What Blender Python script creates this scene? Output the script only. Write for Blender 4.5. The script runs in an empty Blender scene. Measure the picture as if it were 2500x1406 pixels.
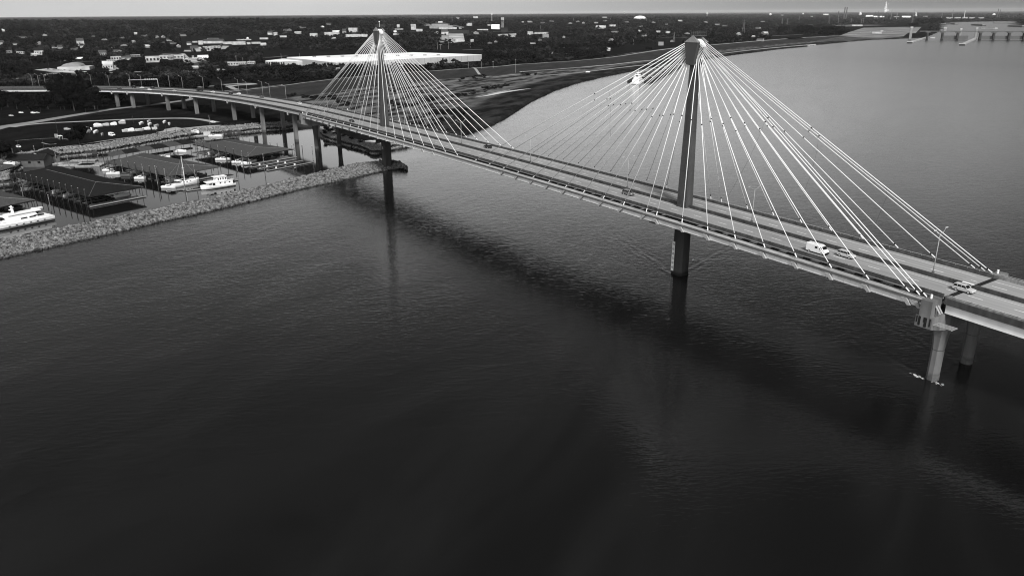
import bpy, math, random
import numpy as np
from mathutils import Matrix, Vector
PI = math.pi
random.seed(11); RNG = np.random.default_rng(11)
sc = bpy.context.scene
COL = sc.collection

# ------------------------------------------------------------------ camera
CF, CPT, CYW, CRL = 1857.77, 0.34636, -0.97683, -0.0057
CPOS = np.array([172.04, -185.35, 83.99])
_F = np.array([math.sin(CYW)*math.cos(CPT), math.cos(CYW)*math.cos(CPT), -math.sin(CPT)])
_R0 = np.array([math.cos(CYW), -math.sin(CYW), 0.0]); _U0 = np.cross(_R0, _F)
_R = math.cos(CRL)*_R0 + math.sin(CRL)*_U0
_U = -math.sin(CRL)*_R0 + math.cos(CRL)*_U0
cd = bpy.data.cameras.new('camera'); cam = bpy.data.objects.new('camera', cd); COL.objects.link(cam)
cd.sensor_width = 36.0; cd.lens = CF/2500*36; cd.clip_start = 1.0; cd.clip_end = 120000
cam.matrix_world = Matrix(((_R[0], _U[0], -_F[0], CPOS[0]), (_R[1], _U[1], -_F[1], CPOS[1]),
                           (_R[2], _U[2], -_F[2], CPOS[2]), (0, 0, 0, 1)))
sc.camera = cam
sc.cycles.filter_width = 1.1

# ------------------------------------------------------------------ world and sun
SUN_EL, SUN_AZ = math.radians(42), math.radians(-22)       # azimuth from +X towards +Y
EXPOSURE = 0.0
sc.view_settings.view_transform = 'Standard'; sc.view_settings.look = 'None'
sc.view_settings.exposure = EXPOSURE; sc.view_settings.gamma = 1.0
w = bpy.data.worlds.new('World'); sc.world = w; w.use_nodes = True
nt = w.node_tree; nt.nodes.clear(); N = nt.nodes.new; L = nt.links.new
out = N('ShaderNodeOutputWorld'); bg = N('ShaderNodeBackground'); L(bg.outputs[0], out.inputs[0])
bg.inputs[1].default_value = 0.1
sky = N('ShaderNodeTexSky'); sky.sky_type = 'NISHITA'; sky.sun_disc = False
sky.sun_elevation = SUN_EL; sky.sun_rotation = PI/2 - SUN_AZ; sky.dust_density = 3.0; sky.air_density = 1.0
bw = N('ShaderNodeRGBToBW'); L(sky.outputs[0], bw.inputs[0])
tc = N('ShaderNodeTexCoord')
sep = N('ShaderNodeSeparateXYZ'); L(tc.outputs['Generated'], sep.inputs[0])
def wm(op, a, b=None, c=None, clamp=False):
    m = N('ShaderNodeMath'); m.operation = op; m.use_clamp = clamp
    for i, v in enumerate((a, b, c)):
        if v is None: continue
        if hasattr(v, 'links'): L(v, m.inputs[i])
        else: m.inputs[i].default_value = v
    return m.outputs[0]
# cloud deck: bright towards the west horizon (in front), thick and dark overhead, bright again behind the camera
elr = N('ShaderNodeValToRGB'); L(sep.outputs[2], elr.inputs[0])
cr = elr.color_ramp; cr.interpolation = 'EASE'
ELK = [(0.0, 0.43), (0.03, 0.42), (0.07, 0.38), (0.14, 0.27), (0.20, 0.20), (0.27, 0.145), (0.34, 0.125), (0.42, 0.085), (0.50, 0.055), (0.62, 0.05), (1.0, 0.14)]
cr.elements[0].position = ELK[0][0]; cr.elements[0].color = (ELK[0][1],)*3+(1,)
cr.elements[1].position = 1.0; cr.elements[1].color = (ELK[-1][1],)*3+(1,)
for p, v in ELK[1:-1]:
    e = cr.elements.new(p); e.color = (v, v, v, 1)
# azimuth term: dot with the brightest bearing
AZC = math.radians(141)
dotp = wm('ADD', wm('MULTIPLY', sep.outputs[0], math.cos(AZC)), wm('MULTIPLY', sep.outputs[1], math.sin(AZC)))
azr = N('ShaderNodeValToRGB'); L(wm('MULTIPLY_ADD', dotp, 0.5, 0.5), azr.inputs[0])
ar = azr.color_ramp; ar.interpolation = 'EASE'
AZK = [(0.0, 0.0), (0.80, 0.0), (0.90, 0.15), (0.955, 0.50), (0.985, 0.82), (1.0, 1.0)]
ar.elements[0].position = 0; ar.elements[0].color = (0, 0, 0, 1); ar.elements[1].position = 1; ar.elements[1].color = (1, 1, 1, 1)
for p, v in AZK[1:-1]:
    e = ar.elements.new(p); e.color = (v, v, v, 1)
# darker to the right (north-east), lighter to the left
AZD = math.radians(95)
dd = wm('ADD', wm('MULTIPLY', sep.outputs[0], math.cos(AZD)), wm('MULTIPLY', sep.outputs[1], math.sin(AZD)))
rdark = N('ShaderNodeMapRange'); L(dd, rdark.inputs[0])
for i, v in zip((1, 2, 3, 4), (0.40, 0.99, 1.38, 0.37)): rdark.inputs[i].default_value = v
noi = N('ShaderNodeTexNoise'); noi.inputs['Scale'].default_value = 3.2; noi.inputs['Detail'].default_value = 6; noi.inputs['Roughness'].default_value = 0.55
mp = N('ShaderNodeMapping'); mp.inputs['Scale'].default_value = (1, 1, 7); L(tc.outputs['Generated'], mp.inputs[0]); L(mp.outputs[0], noi.inputs[0])
cl = wm('MULTIPLY_ADD', noi.outputs[0], 0.22, 0.89)
# sky behind the camera
AZB = math.radians(-50)
db = wm('ADD', wm('MULTIPLY', sep.outputs[0], math.cos(AZB)), wm('MULTIPLY', sep.outputs[1], math.sin(AZB)))
bk = N('ShaderNodeMapRange'); L(db, bk.inputs[0])
for i, v in zip((1, 2, 3, 4), (-0.1, 0.7, 0.0, 0.95)): bk.inputs[i].default_value = v
SKYK = N('ShaderNodeValue'); SKYK.outputs[0].default_value = 10.0
front = wm('MULTIPLY', wm('MULTIPLY', elr.outputs[0], rdark.outputs[0]), cl)
lfr = N('ShaderNodeValToRGB'); L(sep.outputs[2], lfr.inputs[0]); lr = lfr.color_ramp; lr.interpolation = 'EASE'
LFK = [(0.0, 0.05), (0.05, 0.22), (0.13, 1.0), (0.20, 0.93), (0.27, 0.34), (0.34, 0.10), (0.5, 0.0), (1.0, 0.0)]
lr.elements[0].position = 0; lr.elements[0].color = (LFK[0][1],)*3+(1,); lr.elements[1].position = 1; lr.elements[1].color = (0, 0, 0, 1)
for p_, v in LFK[1:-1]:
    e = lr.elements.new(p_); e.color = (v, v, v, 1)
lift = wm('MULTIPLY', azr.outputs[0], lfr.outputs[0])
tot = wm('ADD', wm('ADD', front, lift), wm('MULTIPLY', bk.outputs[0], cl))
# the clear-sky texture still shows faintly through the cloud
fin = wm('ADD', wm('MULTIPLY', tot, SKYK.outputs[0]), wm('MULTIPLY', bw.outputs[0], 0.06))
L(fin, bg.inputs[0])

sl = bpy.data.lights.new('sun', 'SUN'); so = bpy.data.objects.new('sun', sl); COL.objects.link(so)
sl.energy = 4.7; sl.angle = math.radians(11); sl.color = (1.0, 0.995, 0.985)
sd = Vector((math.cos(SUN_EL)*math.cos(SUN_AZ), math.cos(SUN_EL)*math.sin(SUN_AZ), math.sin(SUN_EL)))
so.rotation_euler = sd.to_track_quat('Z', 'Y').to_euler(); so.location = (0, 0, 300)

# ------------------------------------------------------------------ measuring helpers (photo pixel + height -> place)
def at(x, y, z=0.0):
    d = _F + _R*(x-1250)/CF - _U*(y-703)/CF
    return CPOS + (z-CPOS[2])/d[2]*d
def proj(P):
    d = np.asarray(P, float) - CPOS
    f = d@_F
    return np.stack([1250+CF*(d@_R)/f, 703-CF*(d@_U)/f, f], -1)
def deck_z(x):
    return 23.957-0.01161*x-4e-5*x*x-0.5

# ------------------------------------------------------------------ materials
MATS = {}
def mat(name, col, rough=0.8, var=0.15, scale=0.5, bump=0.0, bscale=None, metal=0.0, spec=0.0, stretch=(1, 1, 1), var2=0.0, scale2=0.05):
    if name in MATS: return MATS[name]
    m = bpy.data.materials.new(name); m.use_nodes = True; t = m.node_tree; b = t.nodes['Principled BSDF']
    b.inputs['Roughness'].default_value = rough; b.inputs['Metallic'].default_value = metal
    b.inputs['Specular IOR Level'].default_value = spec
    g = t.nodes.new('ShaderNodeNewGeometry')
    mpn = t.nodes.new('ShaderNodeMapping'); mpn.inputs['Scale'].default_value = stretch; t.links.new(g.outputs['Position'], mpn.inputs[0])
    n = t.nodes.new('ShaderNodeTexNoise'); n.inputs['Scale'].default_value = scale; n.inputs['Detail'].default_value = 5
    t.links.new(mpn.outputs[0], n.inputs[0])
    mr = t.nodes.new('ShaderNodeMapRange'); t.links.new(n.outputs[0], mr.inputs[0])
    mr.inputs[1].default_value = 0.3; mr.inputs[2].default_value = 0.7
    mr.inputs[3].default_value = col*(1-var); mr.inputs[4].default_value = col*(1+var)
    o = mr.outputs[0]
    if var2:
        n2 = t.nodes.new('ShaderNodeTexNoise'); n2.inputs['Scale'].default_value = scale2; n2.inputs['Detail'].default_value = 4
        t.links.new(g.outputs['Position'], n2.inputs[0])
        m2 = t.nodes.new('ShaderNodeMapRange'); t.links.new(n2.outputs[0], m2.inputs[0])
        m2.inputs[1].default_value = 0.35; m2.inputs[2].default_value = 0.65; m2.inputs[3].default_value = 1-var2; m2.inputs[4].default_value = 1+var2
        mm = t.nodes.new('ShaderNodeMath'); mm.operation = 'MULTIPLY'; t.links.new(o, mm.inputs[0]); t.links.new(m2.outputs[0], mm.inputs[1]); o = mm.outputs[0]
    t.links.new(o, b.inputs['Base Color'])
    if bump:
        bn = t.nodes.new('ShaderNodeBump'); bn.inputs['Strength'].default_value = bump; bn.inputs['Distance'].default_value = 0.3
        n3 = t.nodes.new('ShaderNodeTexNoise'); n3.inputs['Scale'].default_value = bscale or scale*3; n3.inputs['Detail'].default_value = 4
        t.links.new(g.outputs['Position'], n3.inputs[0]); t.links.new(n3.outputs[0], bn.inputs['Height']); t.links.new(bn.outputs[0], b.inputs['Normal'])
    MATS[name] = m; return m
M_tower = mat('tower_concrete', 0.060, 0.9, 0.25, 0.35, stretch=(1, 1, 0.15), var2=0.15, scale2=0.08)
M_conc = mat('pale_concrete', 0.30, 0.9, 0.2, 0.5, stretch=(1, 1, 0.4), var2=0.12)
M_pier = mat('pier_concrete', 0.045, 0.9, 0.3, 0.3, stretch=(1, 1, 0.12), var2=0.2, scale2=0.1)
M_pier2 = mat('weathered_concrete', 0.13, 0.9, 0.3, 0.4, stretch=(1, 1, 0.15), var2=0.2, scale2=0.12)
M_road = mat('road_concrete', 0.24, 0.9, 0.10, 0.25, stretch=(0.15, 3, 1), var2=0.08, scale2=0.03)
M_barrier = mat('barrier_concrete', 0.055, 0.9, 0.35, 0.8, stretch=(1, 1, 0.3))
M_joint = mat('joint_rubber', 0.02, 0.8)
M_paint = mat('road_paint', 0.6, 0.7, 0.2, 2.0)
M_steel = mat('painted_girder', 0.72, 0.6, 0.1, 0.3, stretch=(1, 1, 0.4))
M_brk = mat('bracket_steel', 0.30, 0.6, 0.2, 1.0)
M_steeld = mat('dark_flange_steel', 0.10, 0.6, 0.2, 0.5)  # one dark steel tone for flanges, inner girders, railings and stacks
M_cable = mat('white_cable_sheath', 0.70, 0.4, 0.03, 1.0)
M_dark = mat('dark_rubber', 0.02, 0.7)
M_lamp = mat('galvanised_pole', 0.30, 0.5, 0.1, 1.0)
M_white = mat('white_paint', 0.72, 0.45, 0.05, 0.8, spec=0.2)
M_glass = mat('dark_glass', 0.010, 0.25, 0.0, 1.0, spec=0.15)
M_wood = mat('dark_timber', 0.035, 0.9, 0.3, 1.0)
M_dock = mat('dock_planks', 0.10, 0.9, 0.3, 1.5)
M_dockl = mat('pale_dock_concrete', 0.28, 0.9, 0.2, 1.0)
M_roofd = mat('dark_roof_sheet', 0.016, 0.85, 0.12, 0.3, stretch=(1, 6, 1))
M_roofm = mat('grey_roof_sheet', 0.058, 0.85, 0.15, 0.3, stretch=(1, 6, 1))
M_roofw = mat('white_roof_membrane', 0.70, 0.7, 0.12, 0.03, var2=0.10, scale2=0.012)
M_wallw = mat('pale_wall', 0.38, 0.85, 0.3, 0.12)
M_wallg = mat('grey_wall', 0.22, 0.85, 0.15, 0.2)
M_wallb = mat('brick_wall', 0.12, 0.9, 0.2, 0.4)
M_rock = mat('limestone_rubble', 0.125, 0.95, 0.8, 0.7, bump=0.6, bscale=2.0)
M_rockd = mat('wet_rubble', 0.22, 0.9, 0.5, 0.9, bump=0.6, bscale=2.0)
M_core = mat('rubble_core', 0.03, 0.95, 0.4, 1.0)
M_path = mat('gravel_path', 0.26, 0.95, 0.15, 0.1)
M_asph = mat('asphalt_road', 0.19, 0.9, 0.12, 0.08)
M_lot = mat('bright_paving', 0.30, 0.9, 0.35, 0.03, var2=0.3, scale2=0.01)
M_bark = mat('bark', 0.05, 0.95, 0.3, 2.0)
M_rust = mat('barge_steel', 0.035, 0.8, 0.5, 0.15)
M_gal = mat('lattice_steel', 0.22, 0.6, 0.1, 0.5)
M_tyre = mat('tyre_rubber', 0.02, 0.9)
M_tarp = mat('boat_wrap', 0.80, 0.6, 0.04, 1.0)
M_canvas = mat('dark_canvas', 0.03, 0.9)
M_carw = mat('white_car_paint', 0.75, 0.25, 0.0, spec=0.5)
M_cars = mat('silver_car_paint', 0.42, 0.35, 0.0, spec=0.6)
M_card = mat('black_car_paint', 0.02, 0.2, 0.0, spec=0.6)
M_carg = mat('grey_car_paint', 0.12, 0.25, 0.0, spec=0.6)

def wet_foot(m, z0, z1, k):
    """stone stays dark where the river keeps it wet"""
    t = m.node_tree; b = t.nodes['Principled BSDF']; src = b.inputs['Base Color'].links[0].from_socket
    g = t.nodes.new('ShaderNodeNewGeometry'); s = t.nodes.new('ShaderNodeSeparateXYZ'); t.links.new(g.outputs['Position'], s.inputs[0])
    r = t.nodes.new('ShaderNodeMapRange'); t.links.new(s.outputs[2], r.inputs[0])
    for i, v in zip((1, 2, 3, 4), (z0, z1, k, 1.0)): r.inputs[i].default_value = v
    mm = t.nodes.new('ShaderNodeMath'); mm.operation = 'MULTIPLY'; t.links.new(src, mm.inputs[0]); t.links.new(r.outputs[0], mm.inputs[1]); t.links.new(mm.outputs[0], b.inputs['Base Color'])
wet_foot(M_rock, 0.25, 0.75, 0.3); wet_foot(M_pier, 0.8, 1.6, 0.45); wet_foot(M_pier2, 1.2, 2.2, 0.5)
def foliage(name, lo, hi, sc_, big=1.3):
    m = bpy.data.materials.new(name); m.use_nodes = True; t = m.node_tree; b = t.nodes['Principled BSDF']
    b.inputs['Roughness'].default_value = 0.9; b.inputs['Specular IOR Level'].default_value = 0.0
    g = t.nodes.new('ShaderNodeNewGeometry'); n = t.nodes.new('ShaderNodeTexNoise')
    n.inputs['Scale'].default_value = sc_; n.inputs['Detail'].default_value = 8; n.inputs['Roughness'].default_value = 0.65
    t.links.new(g.outputs['Position'], n.inputs[0])
    r = t.nodes.new('ShaderNodeMapRange'); t.links.new(n.outputs[0], r.inputs[0])
    r.inputs[1].default_value = 0.38; r.inputs[2].default_value = 0.68; r.inputs[3].default_value = lo; r.inputs[4].default_value = hi
    n2 = t.nodes.new('ShaderNodeTexNoise'); n2.inputs['Scale'].default_value = sc_*.33; n2.inputs['Detail'].default_value = 5; t.links.new(g.outputs['Position'], n2.inputs[0])
    r2 = t.nodes.new('ShaderNodeMapRange'); t.links.new(n2.outputs[0], r2.inputs[0]); r2.inputs[1].default_value = .46; r2.inputs[2].default_value = .66; r2.inputs[3].default_value = .55; r2.inputs[4].default_value = big
    mm = t.nodes.new('ShaderNodeMath'); mm.operation = 'MULTIPLY'; t.links.new(r.outputs[0], mm.inputs[0]); t.links.new(r2.outputs[0], mm.inputs[1])
    t.links.new(mm.outputs[0], b.inputs['Base Color']); return m
M_leaf = foliage('dark_foliage', 0.003, 0.014, 0.12)
M_leaf2 = foliage('mixed_foliage', 0.002, 0.020, 0.03, 2.8)
M_leaf3 = foliage('scrub_foliage', 0.006, 0.028, 0.2)

# ------------------------------------------------------------------ mesh helpers
class MB:
    def __init__(s): s.v = []; s.f = []
    def add(s, vs, fs):
        o = len(s.v); s.v += [tuple(map(float, p)) for p in vs]; s.f += [tuple(i+o for i in f) for f in fs]; return s
    def box(s, c, d, rz=0.0, top=None):
        """c centre of the base, d full size; top=(sx,sy) scale of the upper face"""
        tx, ty = top or (1, 1); hx, hy, hz = d[0]/2, d[1]/2, d[2]
        P = [(-hx, -hy, 0), (hx, -hy, 0), (hx, hy, 0), (-hx, hy, 0), (-hx*tx, -hy*ty, hz), (hx*tx, -hy*ty, hz), (hx*tx, hy*ty, hz), (-hx*tx, hy*ty, hz)]
        co, si = math.cos(rz), math.sin(rz)
        return s.add([(c[0]+x*co-y*si, c[1]+x*si+y*co, c[2]+z) for x, y, z in P],
                     [(0, 3, 2, 1), (4, 5, 6, 7), (0, 1, 5, 4), (1, 2, 6, 5), (2, 3, 7, 6), (3, 0, 4, 7)])
    def tube(s, a, b, r0, r1=None, n=6):
        r1 = r0 if r1 is None else r1
        a = Vector(a); b = Vector(b); d = (b-a).normalized()
        u = d.cross(Vector((0, 0, 1)) if abs(d.z) < .95 else Vector((1, 0, 0))).normalized(); v = d.cross(u)
        P = []
        for c, r in ((a, r0), (b, r1)):
            for k in range(n):
                q = c+(u*math.cos(2*PI*k/n)+v*math.sin(2*PI*k/n))*r; P.append(tuple(q))
        F = [(k, (k+1) % n, n+(k+1) % n, n+k) for k in range(n)]+[tuple(range(n-1, -1, -1)), tuple(range(n, 2*n))]
        return s.add(P, F)
    def path(s, pts, r, n=5):
        for a, b in zip(pts, pts[1:]): s.tube(a, b, r, r, n)
        return s
    def loft(s, rings, cap=True, closed=True):
        n = len(rings[0]); P = [p for r in rings for p in r]; F = []
        for i in range(len(rings)-1):
            for k in range(n if closed else n-1):
                F.append((i*n+k, i*n+(k+1) % n, (i+1)*n+(k+1) % n, (i+1)*n+k))
        if cap: F += [tuple(range(n-1, -1, -1)), tuple((len(rings)-1)*n+k for k in range(n))]
        return s.add(P, F)
    def prism(s, poly, z0, z1, sc1=None):
        n = len(poly)
        c = np.mean(np.array(poly), 0); k = sc1 or 1
        top = [(c[0]+(p[0]-c[0])*k, c[1]+(p[1]-c[1])*k, z1) for p in poly]
        return s.loft([[(p[0], p[1], z0) for p in poly], top])
    def ball(s, c, r, nu=8, nv=5):
        rings = []
        for j in range(1, nv):
            t = PI*j/nv-PI/2
            rings.append([(c[0]+r[0]*math.cos(t)*math.cos(2*PI*k/nu), c[1]+r[1]*math.cos(t)*math.sin(2*PI*k/nu), c[2]+r[2]*math.sin(t)) for k in range(nu)])
        return s.loft(rings)
    def build(s, name, m, parent=None, smooth=False):
        me = bpy.data.meshes.new(name); me.from_pydata(s.v, [], s.f); me.materials.append(m)
        if smooth: me.shade_smooth()
        me.update(); o = bpy.data.objects.new(name, me); COL.objects.link(o)
        if parent: o.parent = parent
        return o
def npmesh(name, V, F, m, parent=None):
    """V (n,3) F (m,k) arrays"""
    me = bpy.data.meshes.new(name); V = np.ascontiguousarray(V, np.float32); F = np.ascontiguousarray(F, np.int32)
    me.vertices.add(len(V)); me.vertices.foreach_set('co', V.ravel()); k = F.shape[1]
    me.loops.add(F.size); me.loops.foreach_set('vertex_index', F.ravel())
    me.polygons.add(len(F)); me.polygons.foreach_set('loop_start', np.arange(0, F.size, k, dtype=np.int32))
    me.polygons.foreach_set('loop_total', np.full(len(F), k, np.int32)); me.update(calc_edges=True)
    me.materials.append(m); o = bpy.data.objects.new(name, me); COL.objects.link(o)
    if parent: o.parent = parent
    return o
def tag(o, label=None, cat=None, group=None, kind=None):
    if label: o['label'] = label
    if cat: o['category'] = cat
    if group: o['group'] = group
    if kind: o['kind'] = kind
    return o
def thing(name, label, cat, loc=(0, 0, 0), rz=0.0, group=None):
    o = bpy.data.objects.new(name, None); COL.objects.link(o); o.location = loc; o.rotation_euler = (0, 0, rz)
    return tag(o, label, cat, group)
def copy_tree(o, parent=None):
    c = o.copy(); COL.objects.link(c)
    if parent is not None: c.parent = parent
    for ch in list(o.children): copy_tree(ch, c)
    return c
def put(o, loc, rz=0.0, label=None, group=None, s=None):
    o.location = loc; o.rotation_euler = (0, 0, rz)
    if label: o['label'] = label
    if group: o['group'] = group
    if s: o.scale = (s, s, s)
    return o

# ------------------------------------------------------------------ terrain
def P2(lst, z=0.0): return np.array([at(x, y, z)[:2] for x, y in lst])
SH_NEAR = [(0, 452), (25, 449), (22, 430), (60, 402), (100, 388), (200, 379), (260, 372), (400, 346), (480, 333), (557, 327), (601, 323), (640, 319),
           (683, 317), (716, 313), (750, 310), (774, 307), (787, 308), (788, 318), (780, 325), (792, 337), (814, 345), (832, 350), (853, 356), (877, 362), (895, 368), (911, 376), (930, 374), (957, 362), (992, 357)]
SH_FAR = [(1145, 325), (1200, 305), (1250, 277), (1300, 245), (1350, 222), (1400, 205), (1450, 193), (1500, 182), (1600, 163), (1690, 150), (1780, 136), (1900, 121), (2000, 110), (2100, 100), (2200, 95), (2255, 93)]
SH_UP = [(2290, 78), (2300, 62), (2330, 54), (2480, 52.5), (2489, 62), (2520, 64)]
near_w = P2(SH_NEAR); far_w = P2(SH_FAR); up_w = P2(SH_UP)
SHORE = np.vstack([[(-360, -1500), (-300, -420), (-306, -260)], near_w, far_w, up_w,
                   [(1500, 3500), (4000, 3000), (20000, 2000), (60000, 60000), (-60000, 60000), (-60000, -60000), (-3000, -20000)]])
def polyline_dist(x, y, P, closed=False):
    Q = np.vstack([P, P[:1]]) if closed else P
    best = np.full(x.shape, 1e18)
    for a, b in zip(Q[:-1], Q[1:]):
        d = b-a; l2 = d@d
        t = np.clip(((x-a[0])*d[0]+(y-a[1])*d[1])/l2, 0, 1)
        best = np.minimum(best, (x-a[0]-t*d[0])**2+(y-a[1]-t*d[1])**2)
    return np.sqrt(best)
def inside(x, y, P):
    r = np.zeros(x.shape, bool); n = len(P)
    for i in range(n):
        x0, y0 = P[i]; x1, y1 = P[(i+1) % n]
        c = (y0 > y) != (y1 > y)
        with np.errstate(divide='ignore', invalid='ignore'):
            r ^= c & (x < (x1-x0)*(y-y0)/((y1-y0) if y1 != y0 else 1e-9)+x0)
    return r
LEVEE = P2([(560, 226), (620, 219), (661, 215), (770, 201), (860, 191), (960, 182), (1055, 176), (1132, 170), (1211, 165), (1270, 159), (1407, 150), (1498, 141), (1574, 129.5), (1650, 119), (1750, 110), (1860, 101), (1950, 94), (2040, 89)], 8.0)
def sstep(v, a, b):
    t = np.clip((v-a)/(b-a), 0, 1); return t*t*(3-2*t)
def H(x, y):
    x = np.atleast_1d(np.asarray(x, float)); y = np.atleast_1d(np.asarray(y, float))
    d = polyline_dist(x, y, SHORE, True); d = np.where(inside(x, y, SHORE), d, -d)
    rip = np.clip(d/9.5, 0, 1)*4.0
    spit = (x > -386) & (y > -5) & (y < 62) & (x < -262)
    rip = np.where(spit, np.clip(d/7, 0, 1)*2.6, rip)
    mud = 0.25+1.5*sstep(d, 0, 45)+1.6*sstep(d, 40, 120)
    k = sstep(y, 40, 75)
    h = rip*(1-k)+mud*k
    dl = polyline_dist(x, y, LEVEE)
    h = np.maximum(h, 8.6-6.0*sstep(dl, 3.5, 62))
    h += (0.15*np.sin(x*0.09)*np.cos(y*0.07)+0.2*np.sin(x*0.021+y*0.017))*sstep(d, 12, 40)
    D = np.hypot(x-CPOS[0], y-CPOS[1]); az = np.degrees(np.arctan2(-(x-CPOS[0]), y-CPOS[1]))  # 0 = +Y, 90 = -X
    left = sstep(az, 47, 68)
    hill = (40*sstep(D, 2300, 4200)-30*sstep(D, 4600, 9000))*left
    hill += (26*sstep(D, 3500, 6000)-10*sstep(D, 7000, 12000))*sstep(az, 36, 50)*(1-left)
    hill *= 1+0.16*np.sin(x*0.0023+1.3)*np.cos(y*0.0031)+0.08*np.sin(x*.007)*np.sin(y*.006+2)
    h = h+hill*sstep(d, 0, 300)
    return np.where(d < 0, np.maximum(-0.35+d*0.25, -4), h)
def h1(x, y): return float(H(x, y)[0])
def ground(px, py):
    """first meeting of the ray through a photo pixel with the land"""
    d = _F+_R*(px-1250)/CF-_U*(py-703)/CF
    t = np.geomspace(250, 25000, 900); P = CPOS+np.outer(t/np.linalg.norm(d), d)
    h = np.maximum(H(P[:, 0], P[:, 1]), 0); b = np.where(P[:, 2] < h)[0]
    i = b[0] if len(b) else len(t)-1
    return np.array([P[i, 0], P[i, 1], h[i]])

gx = np.concatenate([-2600-np.geomspace(40, 60000, 46)[::-1], np.arange(-2600, -1300, 25), np.arange(-1300, -620, 8), np.arange(-620, -250, 2.5), np.arange(-250, 400, 40), 400+np.geomspace(40, 60000, 30)])
gy = np.concatenate([-260-np.geomspace(10, 50000, 34)[::-1], np.arange(-260, 140, 2.5), np.arange(140, 1300, 7.5), np.arange(1300, 3200, 22), 3200+np.geomspace(30, 60000, 46)])
GX, GY = np.meshgrid(gx, gy, indexing='ij'); hz = H(GX.ravel(), GY.ravel())
nx, ny = len(gx), len(gy); ii = np.arange(nx*ny).reshape(nx, ny)
GF = np.stack([ii[:-1, :-1].ravel(), ii[1:, :-1].ravel(), ii[1:, 1:].ravel(), ii[:-1, 1:].ravel()], 1)

def attr_ground():
    m = bpy.data.materials.new('ground_mix'); m.use_nodes = True; t = m.node_tree; b = t.nodes['Principled BSDF']
    b.inputs['Roughness'].default_value = 0.95; b.inputs['Specular IOR Level'].default_value = 0.0
    a = t.nodes.new('ShaderNodeAttribute'); a.attribute_name = 'soil'
    a2 = t.nodes.new('ShaderNodeAttribute'); a2.attribute_name = 'patch'
    g = t.nodes.new('ShaderNodeNewGeometry')
    n = t.nodes.new('ShaderNodeTexNoise'); n.inputs['Scale'].default_value = 0.045; n.inputs['Detail'].default_value = 9; n.inputs['Roughness'].default_value = 0.62
    mpn = t.nodes.new('ShaderNodeMapping'); mpn.vector_type = 'TEXTURE'; mpn.inputs['Rotation'].default_value = (0, 0, math.radians(121)); mpn.inputs['Scale'].default_value = (1.9, 0.6, 1)
    t.links.new(g.outputs['Position'], mpn.inputs[0]); t.links.new(mpn.outputs[0], n.inputs[0])
    r = t.nodes.new('ShaderNodeMapRange'); r.inputs[1].default_value = 0.42; r.inputs[2].default_value = 0.60; r.inputs[3].default_value = -1; r.inputs[4].default_value = 1
    t.links.new(n.outputs[0], r.inputs[0])
    def M(op, p, q):
        k = t.nodes.new('ShaderNodeMath'); k.operation = op
        for i, v in enumerate((p, q)):
            if hasattr(v, 'links'): t.links.new(v, k.inputs[i])
            else: k.inputs[i].default_value = v
        return k.outputs[0]
    f = M('ADD', M('MULTIPLY', r.outputs[0], a2.outputs['Fac']), 1.0)
    nf = t.nodes.new('ShaderNodeTexNoise'); nf.inputs['Scale'].default_value = 0.35; nf.inputs['Detail'].default_value = 8
    t.links.new(g.outputs['Position'], nf.inputs[0])
    ff = M('ADD', M('MULTIPLY', nf.outputs[0], 0.7), 0.65)
    t.links.new(M('MULTIPLY', M('MULTIPLY', a.outputs['Fac'], f), ff), b.inputs['Base Color'])
    return m
land = npmesh('land', np.stack([GX.ravel(), GY.ravel(), hz], 1), GF, attr_ground()); tag(land, kind='structure')
_d = polyline_dist(GX.ravel(), GY.ravel(), SHORE, True); _dl = polyline_dist(GX.ravel(), GY.ravel(), LEVEE)
X_, Y_ = GX.ravel(), GY.ravel()
soil = np.full(nx*ny, 0.008); patch = np.full(nx*ny, 0.3)
# river side of the levee: east of the bridge
LV = np.vstack([LEVEE, [(-1254, 2411)], far_w[::-1], [(-300, 40), (-430, 60), (-560, 40)]])
riv = inside(X_, Y_, LV)
soil[riv] = 0.075; patch[riv] = 0.82
s_lv = riv & (_dl < 66) & (_dl > 3); soil[s_lv] = 0.028; patch[s_lv] = 0.15
s_mud = riv & (_d < 42); soil[s_mud] = 0.020; patch[s_mud] = 0.6
s_m2 = riv & (_d >= 42) & (_d < 56); soil[s_m2] = 0.09; patch[s_m2] = 0.3
s_mar = (Y_ < 55) & (_d < 11); soil[s_mar] = 0.04
farland = np.hypot(X_-CPOS[0], Y_-CPOS[1]) > 3000; soil[farland] = 0.006; patch[farland] = 0.6
for nm, arr in (('soil', soil), ('patch', patch)):
    a_ = land.data.attributes.new(nm, 'FLOAT', 'POINT'); a_.data.foreach_set('value', arr.astype(np.float32))
land.data.shade_smooth()

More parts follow.
